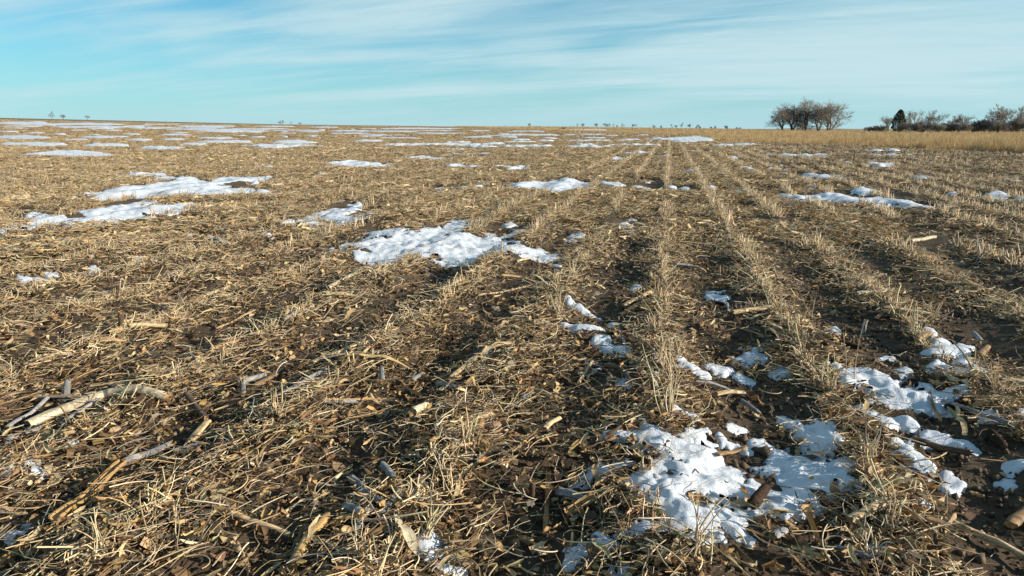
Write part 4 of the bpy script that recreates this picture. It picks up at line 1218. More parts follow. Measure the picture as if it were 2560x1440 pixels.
K = 0
for pix, w, tone, lab, kw in [
    ([(75,1062),(215,1027),(268,1014),(345,1018),(420,1030)], 21, 'pale', 'long bent pale corn stalk lying at the left', dict(lift=.012)),
    ([(780,920),(985,853)], 12, 'tan', 'thin straight tan corn stalk left of centre', dict(lift=.008)),
    ([(690,1032),(815,945)], 13, 'grey', 'grey corn stalk lying along the second row at left', dict(lift=.008)),
    ([(145,1345),(215,1270),(312,1188)], 22, 'gold', 'split corn stalk with golden inside at lower left', dict(split=True, lift=.012)),
    ([(312,1186),(372,1140),(425,1110)], 17, 'grey', 'grey upper length beyond the split golden stalk', dict(lift=.008)),
    ([(0,1428),(90,1378),(205,1318)], 20, 'brown', 'brown weathered corn stalk crossing the lower left corner', dict(split=True, lift=.008, sheath=True)),
    ([(60,1412),(215,1368)], 18, 'tan', 'flat tan corn stalk below the brown one at lower left', dict(split=True, lift=.006)),
    ([(475,1107),(522,1064)], 17, 'tan', 'short tan corn stalk piece in front of a broken dark one', dict(lift=.01)),
    ([(432,1132),(508,1112)], 17, 'grey', 'short grey corn stalk piece under the tan piece at left', dict(lift=.004)),
    ([(468,1012),(518,1058)], 14, 'dark', 'dark broken corn stalk beside a soil clod at left', dict(lift=.008)),
    ([(880,1212),(916,1255),(958,1302)], 19, 'blue', 'blue grey corn stalk piece with one node, near bottom centre', dict(lift=.012)),
    ([(735,1445),(778,1375),(822,1318)], 24, 'gold', 'orange brown corn stalk at the bottom edge left of centre', dict(lift=.01, sheath=True)),
    ([(1033,1078),(1066,1040)], 20, 'pale', 'short whitish corn stalk piece at centre', dict(lift=.016)),
    ([(1093,968),(1152,994)], 13, 'grey', 'short grey corn stalk near the yellow husk ribbon', dict(lift=.006)),
    ([(957,984),(954,944)], 12, 'blue', 'small upright grey stalk piece under the yellow ribbon', dict(lift=.01)),
    ([(1030,972),(1056,934)], 12, 'blue', 'small leaning grey stalk piece under the yellow ribbon end', dict(lift=.01)),
    ([(1128,968),(1162,928)], 14, 'tan', 'short tan stalk piece at the lower end of the double stalk', dict(lift=.012)),
    ([(1165,932),(1215,898),(1282,880)], 13, 'tan', 'long tan half of the double corn stalk at centre', dict(lift=.008, sheath=True)),
    ([(1158,946),(1228,905)], 12, 'brown', 'brown half of the double corn stalk at centre', dict(lift=.004)),
    ([(596,980),(662,945)], 14, 'grey', 'left grey stalk of the pair lying along the row', dict(lift=.006)),
    ([(636,986),(692,944)], 13, 'brown', 'right brown stalk of the pair lying along the row', dict(lift=.006)),
    ([(1832,790),(1880,787),(1932,785)], 14, 'tan', 'jointed tan corn stalk lying crosswise right of the centre row', dict(lift=.008)),
    ([(2140,749),(2226,738)], 10, 'pale', 'pale corn stalk in the right middle field', dict(lift=.008)),
    ([(1558,773),(1612,757),(1628,747)], 11, 'tan', 'bent tan stalk at the left foot of the centre row', dict(lift=.008)),
    ([(1566,786),(1622,768)], 12, 'brown', 'brown stalk under the bent tan one', dict(lift=.002)),
    ([(1600,786),(1660,791)], 10, 'gold', 'golden stalk piece beside the centre row', dict(lift=.006)),
    ([(1484,921),(1520,937),(1552,950)], 12, 'dark', 'dark corn stalk lying left of the tall centre tuft', dict(lift=.008)),
    ([(1552,950),(1582,986)], 11, 'dark', 'dark stalk end broken off the one left of the tall tuft', dict(lift=.004)),
    ([(1425,1287),(1480,1266),(1536,1248)], 24, 'tan', 'thick split tan stalk left of the largest snow patch', dict(split=True, lift=.008)),
    ([(1396,1232),(1430,1246),(1465,1264)], 22, 'grey', 'thick grey stalk butt left of the largest snow patch', dict(lift=.006)),
    ([(1792,1153),(1830,1132),(1866,1114)], 12, 'brown', 'brown stalk sliver between the arms of the largest snow patch', dict(lift=.008)),
    ([(2122,1322),(2160,1304),(2204,1287)], 23, 'tan', 'thick tan stalk at the right of the bare soil near the bottom', dict(lift=.008)),
    ([(1928,1384),(1958,1360)], 20, 'grey', 'grey stalk stub beside the nearest cob', dict(lift=.004)),
    ([(2280,1108),(2350,1124),(2428,1144)], 15, 'dark', 'dark brown corn stalk under the lower snow strip at right', dict(lift=.008)),
    ([(2288,872),(2322,857)], 15, 'brown', 'stout brown stalk piece left of the stepped snow patch', dict(lift=.008)),
    ([(2446,902),(2468,872)], 13, 'brown', 'leaning brown stalk right of the stepped snow patch', dict(lift=.012)),
    ([(2246,799),(2324,807)], 11, 'pale', 'pale stalk above the stepped snow patch', dict(lift=.008)),
    ([(2432,840),(2455,865)], 11, 'blue', 'grey stalk end at the right above the slanting snow strip', dict(lift=.008)),
    ([(1790,986),(1826,978),(1862,968)], 13, 'tan', 'tan stalk right of the centre row above the snow lobe', dict(lift=.008)),
    ([(1856,994),(1902,1026)], 12, 'blue', 'blue grey stalk above the crumbly snow cluster', dict(lift=.006)),
    ([(2528,1298),(2570,1262)], 22, 'brown', 'stalk butt cut by the right edge of the picture', dict(lift=.006)),
    ([(1090,745),(1160,715)], 9, 'tan', 'thin stalk at the end of the third row left of centre', dict(lift=.006)),
    ([(820,728),(905,690)], 10, 'pale', 'pale stalk below the broad ragged snow patch', dict(lift=.006)),
    ([(690,606),(728,604)], 7, 'gold', 'bright stalk piece above the left tail of the broad snow patch', dict(lift=.008)),
    ([(1850,612),(1905,609)], 7, 'tan', 'small tan stalk on the first right row', dict(lift=.006)),
    ([(2275,612),(2335,606)], 9, 'pale', 'pale stalk in the right middle litter', dict(lift=.008)),
    ([(1575,565+40),(1640,628)], 8, 'dark', 'dark stalk left of the centre row in the middle field', dict(lift=.004)),
    ([(1700,612),(1790,616)], 6, 'tan', 'slim tan stalk across the centre row', dict(lift=.006)),
    ([(1480,740-30),(1560,732)], 8, 'dark', 'dark stalk across the soil left of the centre row', dict(lift=.004)),
    ([(500,748),(590,726)], 10, 'tan', 'tan stalk in the left litter', dict(lift=.006)),
    ([(330,850),(420,838)], 12, 'tan', 'tan stalk in the left litter beside an upright stub', dict(lift=.006)),
]:
    K += 1
    corn_stalk(pix, w, tone, lab, 'loose corn stalks', seed=K, **kw)
for pix, w, tone, h, lab in [((308, 850), 14, 'dark', .075, 'dark upright corn stub left of the middle'), ((160, 1002), 15, 'blue', .06, 'blue grey upright corn stub near the left edge'),
                             ((607, 992), 16, 'blue', .045, 'short blue grey upright corn stub in the second row at left'), ((2156, 822), 11, 'blue', .055, 'blue grey upright corn stub in the right field'),
                             ((1640, 925), 11, 'blue', .045, 'small grey upright corn stub left of the tall centre tuft'), ((1330, 1225), 17, 'dark', .05, 'dark upright stub left of the largest snow patch')]:
    K += 1
    corn_stalk([pix, (pix[0], pix[1] - 5)], w, tone, lab, 'upright corn stubs', upright=h, seed=K)

# many more broken pieces lie about without an order
rsK = np.random.default_rng(611)
PXY = []
while len(PXY) < 120:
    px, py = rsK.uniform(-100, 2660), 520 + 920 * rsK.uniform(0, 1) ** 1.25
    x, y = G(px, py)
    if on_snow(np.array([x]), np.array([y]), .05)[0] or (py > 1120 and rsK.uniform() < .6): continue
    PXY.append((px, py, x, y))
for px, py, x, y in PXY:
    K += 1
    long_ = len(PXY) and rsK.uniform() < .30
    ln = rsK.uniform(.16, .40) if long_ else rsK.uniform(.035, .16); a = (pi / 2 - ROW_AZ + rsK.normal(0, .3)) if rsK.uniform() < (.75 if long_ else .4) else rsK.uniform(0, pi)
    tone = rsK.choice(['tan', 'grey', 'brown', 'dark', 'blue', 'pale'], p=[.26, .22, .2, .16, .08, .08])
    rs = np.random.default_rng(7000 + K)
    rad = rs.uniform(.0038, .0065) if long_ else rs.uniform(.005, .0095)
    ex, ey = x + ln * cos(a), y + ln * sin(a)
    P = np.array([[x, y, zs(x, y)], [(x + ex) / 2, (y + ey) / 2, zs((x + ex) / 2, (y + ey) / 2)], [ex, ey, zs(ex, ey)]])
    P[:, 2] += rad + rs.uniform(.002, .018)
    st, pith, _ = stalk_meshes(P - P[0], rad, tone, rs, rs.uniform() < (.5 if long_ else .25))
    side = 'left' if px < 900 else 'middle' if px < 1700 else 'right'
    dep = 'foreground' if py > 900 else 'middle ground'
    tn = 'blue grey' if tone == 'blue' else tone
    e = link('corn_stalk', None, loc=P[0], label=f'{"long splintered" if long_ else "short broken"} {tn} corn stalk piece in the {side} {dep} litter', cat='corn stalk', group=f'{"long" if long_ else "short"} {tn} stalk pieces {side} {dep}')
    link('stalk', st, parent=e)
    for q_ in pith: link('pith', q_, parent=e)


def corn_cob(p0, p1, wpx, label, seed, lift=0.0):
    rs = np.random.default_rng(800 + seed)
    a, b = G(*p0), G(*p1)
    depth = math.hypot(math.hypot(*a), CAM_H)
    rad = float(np.clip(.4 * wpx / FPX * depth, .006, .011))
    A = np.array([a[0], a[1], zs(*a) + rad + lift]); B = np.array([b[0], b[1], zs(*b) + rad + lift])
    L = np.linalg.norm(B - A)
    n, sides = max(14, int(L / .0035)), 16
    t = np.linspace(0, 1, n)
    P = A[None] * (1 - t)[:, None] + B[None] * t[:, None]
    V, F = tube(P - A, rad * (1 - .18 * t ** 2) * np.clip(np.minimum(t, 1 - t) * 14, .72, 1), sides)
    C = np.repeat(P - A, sides, 0)
    i = np.repeat(np.arange(n), sides); j = np.tile(np.arange(sides), n)
    bump = 1 + .16 * np.where((i + j) % 2 == 0, 1, -1) + rs.normal(0, .05, n * sides)
    V = C + (V - C) * bump[:, None]
    col = np.array([.042, .025, .015])[None] * (1 + .8 * (bump - 1) * 2.2)[:, None]
    mb = MB(); mb.add(V, F, col)
    e = link('corn_cob', None, loc=A, label=label, cat='corn cob', group='corn cobs')
    link('cob', mb.mesh('cob', M_COB, False), parent=e)
    for ring, sgn in ((V[:sides], -1), (V[-sides:], 1)):
        pm = MB()
        cc = ring.mean(0) + (B - A) / L * sgn * rad * .15
        pm.add(np.concatenate([ring, [cc]]), np.array([[q, (q + 1) % sides, sides] for q in range(sides)]), np.array([.075, .048, .030]))
        link('pith', pm.mesh('pith', M_LITTER), parent=e)


for k, (a, b, w, lab, lf) in enumerate([((1570,1190),(1624,1207), 17, 'dark corn cob lying on the left arm of the largest snow patch', .022), ((1878,1292),(1916,1222), 30, 'stout dark corn cob standing out of the largest snow patch', .012),
                                        ((1985,1388),(2036,1358), 26, 'dark corn cob on the soil right of the largest snow patch', .004), ((2366,1023),(2411,1020), 15, 'corn cob at the lower right end of the wide snow patch', .006),
                                        ((2098,868),(2156,876), 13, 'corn cob on soil above the wide right snow patch', .004), ((2474,1098),(2508,1134), 26, 'dark corn cob near the right edge', .004),
                                        ((1790,750),(1812,754), 9, 'dark cob under the small snow slips right of centre', .004)]):
    corn_cob(a, b, w, lab, k, lf)


def root_stub(p0, p1, wpx, label, seed, at_start):
    rs = np.random.default_rng(900 + seed)
    e = corn_stalk([p0, p1], wpx, 'blue', label, 'corn root crowns', lift=.012, seed=990 + seed)
    e.name = 'corn_root_crown'
    a, b = G(*p0), G(*p1)
    ax = np.array([a[0] - b[0], a[1] - b[1], 0]) * (1 if at_start else -1); ax /= np.linalg.norm(ax)
    src = np.array([*(a if at_start else b), 0]); src[2] = zs(src[0], src[1]) + .022
    for q in range(11):
        d = ax * rs.uniform(.3, 1) + rs.normal(0, .75, 3) * [1, 1, .8]; d /= np.linalg.norm(d)
        P = np.stack([src + d * t * rs.uniform(.018, .034) + np.array([0, 0, -.003]) * t * t for t in np.linspace(0, 1, 4)]) - np.array(e.location)
        V, F = tube(P, np.array([.0018, .0015, .0011, .0005]), 4)
        mb = MB(); mb.add(V, F, np.array([.46, .27, .11]) * rs.uniform(.8, 1.2))
        link('root', mb.mesh('root', M_STRAW), parent=e)


root_stub((868,1308),(906,1332), 22, 'root end of a corn stalk with splayed orange roots near the bottom', 1, True)
root_stub((958,1190),(986,1228), 20, 'root end of a grey corn stalk with roots to its lower right', 2, False)


def husk_leaf(pix, wpx, tone, label, seed, lift=.02):
    rs = np.random.default_rng(1200 + seed)
    g = [G(*p) for p in pix]
    P = np.array([[x, y, zs(x, y) + lift] for x, y in g]); n = 17
    d = np.linspace(0, len(P) - 1, n)
    C = np.stack([np.interp(d, np.arange(len(P)), P[:, i]) for i in range(3)], -1)
    C[:, 2] += .006 * np.sin(np.linspace(0, 9, n) + seed)
    depth = math.hypot(np.hypot(*g[0]), CAM_H)
    w = .5 * wpx / FPX * depth * np.clip(np.sin(np.linspace(.25, pi - .12, n)) * 1.1, .12, 1)
    T = np.gradient(C, axis=0); S = np.cross(T, [0, 0, 1.0]); S /= np.linalg.norm(S, axis=1)[:, None]
    tw = .5 + .5 * np.sin(np.linspace(0, 5, n) + seed * 2)
    cols_ = []
    for s in (-1, -.4, .4, 1):
        cols_.append(C + S * (w * s)[:, None] + np.array([0, 0, 1.0]) * (w * abs(s) * .5 + w * s * tw * .7)[:, None] + rs.normal(0, .0008, (n, 3)))
    V = np.stack(cols_, 1).reshape(-1, 3) - P[0]
    mb = MB(); mb.add(V, grid_faces(n, 4), np.repeat(np.array(tone)[None] * (1 + rs.normal(0, .06, (n, 1))), 4, 0))
    link('husk_leaf', mb.mesh('husk_leaf', M_LITTER), loc=P[0], label=label, cat='corn leaf', group='loose corn leaves')


husk_leaf([(848,944),(900,928),(960,932),(1042,938)], 20, (.58, .42, .18), 'long pale yellow corn leaf ribbon lying left of centre', 1, .03)
husk_leaf([(1112,932),(1140,924),(1168,920)], 16, (.55, .38, .14), 'short yellow corn leaf right of the long ribbon', 2, .03)
husk_leaf([(992,1345),(1018,1375),(1046,1422)], 30, (.50, .43, .29), 'broad pale corn leaf hanging at the bottom centre', 3, .035)
husk_leaf([(1655,630),(1690,622),(1735,618)], 9, (.55, .40, .16), 'yellow corn leaf on the centre row', 4, .02)
husk_leaf([(95,1110),(130,1090),(180,1065)], 30, (.36, .23, .09), 'golden brown husk under the long bent stalk', 5, .016)
husk_leaf([(2190,1265),(2225,1245),(2262,1232)], 26, (.52, .44, .24), 'pale folded husk in the arching straw tuft at right', 6, .03)


# ----------------------------------------------------------------- taller tufts and lone stems
def plant(name, px, py, hpx, label, seed, n=7, spread=.35, curl=.5, twig=True, cat='stubble'):
    rs = np.random.default_rng(1500 + seed)
    x, y = G(px, py)
    depth = math.hypot(math.hypot(x, y), CAM_H)
    H = hpx / FPX * depth
    e = link(name, None, loc=(x, y, zs(x, y) - .004), label=label, cat=cat, group='tall dry tufts')
    for i in range(n):
        h = H * rs.uniform(.55, 1.0) if i else H
        k = 9
        P = curve_path(h, k, curl * rs.uniform(.4, 1.3), rs, droop=rs.uniform(-.1, curl * .9))
        # stand it up: path X becomes Z, leaning
        la = rs.uniform(0, 6.28); ln = abs(rs.normal(0, spread))
        u = np.array([cos(la) * sin(ln), sin(la) * sin(ln), cos(ln)]); s = np.array([-sin(la), cos(la), 0]); w = np.cross(u, s)
        Q = P[:, :1] * u + P[:, 1:2] * s - P[:, 2:3] * w + np.array([rs.normal(0, .008), rs.normal(0, .014), 0])
        Q[:, 2] = np.maximum(Q[:, 2], -.004 + .0 * Q[:, 2])
        r0 = rs.uniform(.0011, .0021)
        c = pick_cols(1, ['pale', 'tan', 'bleach', 'grey'], [.35, .3, .2, .15], rs)[0]
        V, F = tube(Q, np.linspace(r0 * 1.2, r0 * .55, k), 4)
        mb = MB(); mb.add(V, F, c)
        o = link('stem', mb.mesh('stem', M_STRAW), parent=e)
        if twig:
            for q in range(rs.integers(0, 3)):
                a = Q[rs.integers(3, k - 1)]
                d = rs.normal(0, 1, 3); d[2] = abs(d[2]) * .7; d /= np.linalg.norm(d)
                tl = H * rs.uniform(.12, .3)
                W = np.stack([a + d * tl * t + np.array([0, 0, .1 * tl]) * t * t + rs.normal(0, .001, 3) for t in np.linspace(0, 1, 4)])
                V, F = tube(W, np.linspace(r0 * .7, r0 * .35, 4), 3)
                tb = MB(); tb.add(V, F, c * rs.uniform(.85, 1.1))
                link('twig', tb.mesh('twig', M_STRAW), parent=o)


plant('stubble_tuft', 1668, 1062, 190, 'tallest pale twiggy tuft in the centre row', 1, 12, .30, .8)
plant('stubble_tuft', 1690, 905, 75, 'dense bushy tuft in the centre row behind the tallest one', 2, 18, .6, 1.2)
plant('weed_stem', 2122, 955, 150, 'tall single weed stem rising at the left of the wide snow patch', 3, 2, .10, .25, cat='weed')
plant('stubble_tuft', 2075, 980, 95, 'upright tuft at the foot of the tall weed stem', 4, 10, .35, .5)
plant('stubble_tuft', 2160, 1160, 120, 'upright tuft between the largest and the right snow strips', 5, 13, .38, .5)
plant('stubble_tuft', 2492, 1005, 75, 'splayed tuft near the right edge', 6, 14, .75, .5)
plant('stubble_tuft', 2205, 1300, 120, 'arching straw tuft right of the largest snow patch', 7, 20, .8, 1.6, False)
plant('stubble_tuft', 2175, 1385, 80, 'tangled straw tuft near the lower right', 8, 20, .9, 1.4, False)
plant('dry_plant', 1735, 1418, 150, 'forked twiggy dry plant in front of the largest snow patch', 9, 8, .4, .35, cat='dry plant')
plant('stubble_tuft', 1172, 1150, 110, 'upright pale tuft in the first left row', 10, 11, .3, .4)
plant('stubble_tuft', 1132, 1235, 90, 'pale tuft in front of the upright one in the first left row', 11, 10, .35, .5)
plant('stubble_tuft', 1070, 1345, 105, 'bushy tuft above the pale corn leaf at bottom centre', 12, 14, .5, .8)
plant('stubble_tuft', 690, 1075, 75, 'pale tuft beside the grey stalk at left', 13, 12, .4, .5)
plant('stubble_tuft', 385, 1310, 100, 'clump of pale stems left of the bottom centre', 14, 12, .45, .6)
plant('stubble_tuft', 1395, 795, 70, 'dense tan tuft in the first left row in the middle', 15, 16, .35, .5)
plant('stubble_tuft', 1435, 715, 60, 'tan tuft behind the dense one in the first left row', 16, 14, .35, .5)
plant('stubble_tuft', 900, 1425, 110, 'upright cut stems at the bottom edge left of the pale leaf', 17, 8, .2, .3)
plant('stubble_tuft', 270, 1435, 120, 'cut stems at the bottom edge in the left corner', 18, 9, .35, .5)
plant('stubble_tuft', 1890, 780, 45, 'small tuft beside the jointed tan stalk', 19, 9, .4, .6)
plant('stubble_tuft', 2330, 800, 55, 'grassy tuft by the pale stalk at right', 20, 14, .6, .8)
plant('stubble_tuft', 2560, 790, 60, 'grassy tuft at the right edge', 21, 16, .5, .7)

# the largest single leaves and straws of the foreground, one by one
rsL = np.random.default_rng(1717)
LEAFS = []
for k in range(24):
    V, F = t_leaf(rsL, 7, 5)
    mb = MB(); mb.add(V * rsL.uniform(.020, .032), F, pick_cols(1, ['gold', 'brown', 'tan', 'rust', 'pale'], [.25, .35, .25, .1, .05], rsL)[0] * (1 + .25 * np.sin(V[:, :1] * 7)))
    LEAFS.append(mb.mesh('dry_leaf', M_LITTER))
PODS = []
for k in range(12):
    V, F = t_pod(rsL, 8, 5)
    mb = MB(); mb.add(V * rsL.uniform(.04, .056), F, pick_cols(1, ['tan', 'gold', 'pale'], [.45, .35, .2], rsL)[0])
    PODS.append(mb.mesh('seed_pod', M_LITTER))
STRAWS = []
for k in range(24):
    P = curve_path(rsL.uniform(.06, .17), 12, rsL.uniform(.5, 1.4), rsL); P -= P.mean(0)
    P[:, 2] -= P[:, 2].min()
    r0 = rsL.uniform(.0008, .0014)
    V, F = tube(P, np.linspace(r0 * 1.15, r0 * .7, 12), 5)
    mb = MB(); mb.add(V, F, pick_cols(1, ['pale', 'tan', 'bleach', 'grey'], [.4, .3, .2, .1], rsL)[0])
    STRAWS.append(mb.mesh('straw', M_STRAW))


def strew(name, meshes, n, zoff, tilt, lab, cat):
    c = 0
    while c < n:
        px, py = rsL.uniform(-60, 2620), 860 + 600 * rsL.uniform(0, 1) ** .7
        x, y = G(px, py)
        X, Y = np.array([x]), np.array([y])
        if on_snow(X, Y, .01)[0] or bareness(X, Y)[0] > rsL.uniform(.2, 1.1): continue
        side = 'left' if px < 850 else 'centre' if px < 1450 else 'right'
        dep = 'nearest' if py > 1180 else 'farther'
        yw = rsL.uniform(0, 6.28)
        link(name, meshes[rsL.integers(0, len(meshes))], loc=(x, y, zs(x, y) + zoff * rsL.uniform(.6, 1.3)), rot=(rsL.normal(0, tilt), rsL.normal(0, tilt * .5), yw),
             label=f'{lab} in the {dep} {side} litter', cat=cat, group=f'{cat} {dep} {side}')
        c += 1


strew('dry_leaf', LEAFS, 200, .026, .4, 'single curled dry brown leaf', 'dry leaf')
strew('seed_pod', PODS, 90, .028, .3, 'open tan seed pod half', 'seed pod')
strew('straw', STRAWS, 150, .024, .06, 'long curved pale straw lying loose', 'straw')


# ----------------------------------------------------------------- tall grass beyond the field edge
def grass_mesh(rs, k, n=70, h=.75, rad=.35):
    mb = MB()
    for i in range(n):
        a = rs.uniform(0, 6.28); r = rad * rs.uniform(0, 1) ** .6
        b = np.array([r * cos(a), r * sin(a), -.03])
        hh = h * rs.uniform(.45, 1.1)
        la = rs.uniform(0, 6.28); ln = rs.uniform(.05, .5)
        t = np.linspace(0, 1, 4)
        d = np.array([cos(la), sin(la), 0])
        C = b + np.outer(t ** 1.8 * hh * ln, d) + np.outer(t * hh * (1 - .25 * ln * t), [0, 0, 1.0])
        s = np.array([-sin(la + .9), cos(la + .9), 0]) * rs.uniform(.004, .009)
        w = np.array([1, .9, .7, .25])[:, None]
        V = np.concatenate([C - s * w, C + s * w])
        F = np.array([[q, q + 1, q + 5, q + 4] for q in range(3)])
        c = np.array([[.56, .385, .18], [.62, .455, .24], [.42, .265, .12], [.64, .51, .31]])[rs.choice(4, p=[.38, .27, .22, .13])] * rs.uniform(.8, 1.2)
        mb.add(V, F, c)
    return mb.mesh(f'grass_clump_{k}', M_GRASS)


rsG = np.random.default_rng(77)
gset = hidden_set('grass_clump', [grass_mesh(rsG, k) for k in range(10)])
gx, gy, gs = [], [], []
for n, d0, d1, s0, s1 in ((5200, 0, 14, .72, 1.0), (4200, 14, 60, .7, 1.0), (3800, 60, 240, .75, 1.1)):
    px = rsG.uniform(1130, 3300, n * 2); az = np.arctan((px - 1280) / 1753.0)
    rb = np.interp(px, [1100, 1150, 1300, 1400, 1550, 1700, 1765, 1785, 1850, 2000, 2200, 2400, 2560, 3000, 4500],
                   [900, 150, 92, 82, 70, 62, 55, 42, 40, 36, 31.5, 28, 25.5, 21, 19])
    r = rb + d0 + (d1 - d0) * rsG.uniform(0, 1, len(px)) ** 1.2
    x, y = r * np.sin(az), r * np.cos(az)
    z = zone_grass(x, y)
    m = (z > -.2) & ((rsG.uniform(0, 1, len(px)) < .6) | (z > 2))
    x, y = x[m][:n], y[m][:n]
    pxm = px[m][:n]
    gx.append(x); gy.append(y); gs.append(rsG.uniform(s0, s1, len(x)) * .56 * np.clip(0.42 + .95 * (fbm(x * .16, y * .16, 15, 4, .65) + .5), .25, 1.4) * np.where(pxm < 1760, .6, 1))
x, y, s = np.concatenate(gx), np.concatenate(gy), np.concatenate(gs)
scatter('tall_grass', np.stack([x, y, terrain(x, y)], -1), rsG.uniform(0, 6.28, len(x)), s, gset, 10,
        'strip of tall golden dry prairie grass along the right edge of the field', 'grass', rsG)


# ----------------------------------------------------------------- trees
def bare_tree(rs, H, spread, levels=5, trunks=1, lean=(0, 0), up=.5, twig_r=.012, kids=(3, 4), wide=1.0):
    """returns (trunk and limbs, crown of twigs) as MBs; origin at the base"""
    tr, cr = MB(), MB()
    bark = np.array([.165, .140, .115]); twc = np.array([.25, .215, .175])

    lines = {}

    def grow(p, d, ln, r, lv):
        k = 4 if lv < 3 else 3 if lv < levels else 2
        P = [p]; dd = d
        J = rs.normal(0, .13, (k - 1, 3)); J[:, 2] += .10 * up
        for i in range(k - 1):
            dd = dd + J[i]; dd = dd / math.sqrt(dd[0] * dd[0] + dd[1] * dd[1] + dd[2] * dd[2])
            P.append(P[-1] + dd * (ln / (k - 1)))
        P = np.array(P)
        lines.setdefault((lv < 3, k), []).append((P, np.linspace(r, r * .62, k), rs.uniform(.85, 1.15)))
        if lv >= levels: return
        nk = rs.integers(kids[0], kids[1] + 1)
        for i in range(nk):
            f = 1.0 if i == 0 else rs.uniform(.35, 1.0)
            q = P[0] + 0; j = f * (k - 1); a = int(min(j, k - 2)); q = P[a] + (P[a + 1] - P[a]) * (j - a)
            ang = rs.uniform(.12, .35) if i == 0 else rs.uniform(.35, .85) * spread
            q3 = rs.normal(0, 1, 3); q3 = q3 - dd * (q3[0] * dd[0] + q3[1] * dd[1] + q3[2] * dd[2])
            nd = dd * cos(ang) + q3 * (sin(ang) / (math.sqrt(q3[0] ** 2 + q3[1] ** 2 + q3[2] ** 2) + 1e-9))
            grow(q, nd, ln * rs.uniform(.62, .84), max(r * (.66 if i == 0 else .5), twig_r), lv + 1)
    for t in range(trunks):
        a = rs.uniform(0, 6.28) if trunks > 1 else 0
        d = np.array([lean[0] + .34 * (trunks > 1) * cos(a), lean[1] + .34 * (trunks > 1) * sin(a), 1.0]); d /= np.linalg.norm(d)
        grow(np.array([.02 * H * (trunks > 1) * cos(a), .02 * H * (trunks > 1) * sin(a), -.03 * H]), d, H * .30, H * .026, 0)
    for (thick_, k), ls in lines.items():
        Pn = np.stack([l[0] for l in ls]); Rn = np.stack([l[1] for l in ls]); cn = np.array([l[2] for l in ls])
        sides = 5 if thick_ else 3
        T = np.gradient(Pn, axis=1); T /= np.linalg.norm(T, axis=2, keepdims=True) + 1e-12
        A = np.cross(T, np.array([.31, .17, .05])); A /= np.linalg.norm(A, axis=2, keepdims=True) + 1e-12
        B = np.cross(A, T)
        th = np.linspace(0, 2 * pi, sides, endpoint=False)
        V = Pn[:, :, None] + Rn[:, :, None, None] * (np.cos(th)[:, None] * A[:, :, None] + np.sin(th)[:, None] * B[:, :, None])
        i_ = np.arange(k - 1)[:, None] * sides; j_ = np.arange(sides)[None]; j2 = (j_ + 1) % sides
        F = np.stack([i_ + j_, i_ + j2, i_ + sides + j2, i_ + sides + j_], -1).reshape(-1, 4)
        FF = F[None] + (np.arange(len(ls)) * k * sides)[:, None, None]
        C = ((bark if thick_ else twc)[None] * cn[:, None])[:, None] * np.ones((1, k * sides, 1))
        (tr if thick_ else cr).add(V.reshape(-1, 3), FF.reshape(-1, 4), C.reshape(-1, 3))
    top = max(v[:, 2].max() for v in cr.V)
    for m_ in (tr, cr):
        for v in m_.V: v *= np.array([wide, wide, 1.0]) * H / top
    return tr, cr


def at_px(px, dist):
    az = math.atan((px - 1280) / 1753.0)
    x, y = dist * sin(az), dist * cos(az)
    return x, y, float(terrain(np.array([x]), np.array([y]))[0])


def height_for(px, ytop, dist):
    z = at_px(px, dist)[2]
    return CAM_H + (322 - ytop) / FPX * dist - z


def put_tree(name, px, ytop, dist, label, group, seed, cat='tree', **kw):
    rs = np.random.default_rng(2500 + seed)
    H = max(height_for(px, ytop, dist), .8)
    tr, cr = bare_tree(rs, H, **kw)
    x, y, z = at_px(px, dist)
    e = link(name, None, loc=(x, y, z), label=label, cat=cat, group=group)
    link('trunk', tr.mesh('trunk', M_BARK), parent=e); link('crown', cr.mesh('crown', M_BARK), parent=e)
    return e


GRP = 'bare trees of the grove'
put_tree('bare_tree', 1959, 271, 250, 'left low bare tree of the grove in the tall grass', GRP, 1, spread=1.2, levels=6, trunks=4, kids=(3, 3), twig_r=.021, wide=1.2, up=.35)
put_tree('bare_tree', 1981, 261, 256, 'second bare tree from the left in the grove', GRP, 2, spread=1.2, levels=6, trunks=4, kids=(3, 3), twig_r=.021, wide=1.2)
put_tree('bare_tree', 2012, 249, 252, 'tallest bare tree in the middle of the grove', GRP, 3, spread=1.2, levels=6, trunks=4, kids=(3, 3), twig_r=.021, wide=1.2)
put_tree('bare_tree', 2048, 255, 250, 'right bare tree of the grove leaning to the right', GRP, 4, spread=1.2, levels=6, trunks=4, kids=(3, 3), twig_r=.021, wide=1.2, lean=(.12, 0), up=.35)
put_tree('bare_tree', 2072, 262, 254, 'outer right bare tree of the grove with low spreading limbs', GRP, 5, spread=1.2, levels=6, trunks=4, kids=(3, 3), twig_r=.021, wide=1.2, lean=(.22, 0), up=.3)
put_tree('shrub', 1996, 305, 247, 'brown bush among the trunks of the grove', 'bushes', 6, cat='bush', spread=1.1, levels=5, trunks=4, kids=(3, 4), twig_r=.012)
GR2 = 'bare trees at the right edge'
put_tree('bare_tree', 2282, 281, 215, 'bare tree just right of the dark cedar', GR2, 7, spread=1.1, levels=6, trunks=2, kids=(3, 3), twig_r=.018, up=.3)
put_tree('bare_tree', 2322, 282, 222, 'wide bare tree second right of the dark cedar', GR2, 8, spread=1.1, levels=6, trunks=2, kids=(3, 3), twig_r=.018, up=.3)
put_tree('bare_tree', 2222, 293, 225, 'small bare tree left of the dark cedar', GR2, 9, spread=1.0, levels=5, trunks=2, twig_r=.012)
put_tree('bare_tree', 2378, 292, 225, 'pale slim tree, left of the two over the brown shrubs', GR2, 10, spread=.9, levels=5, trunks=1, kids=(3, 4), twig_r=.020)
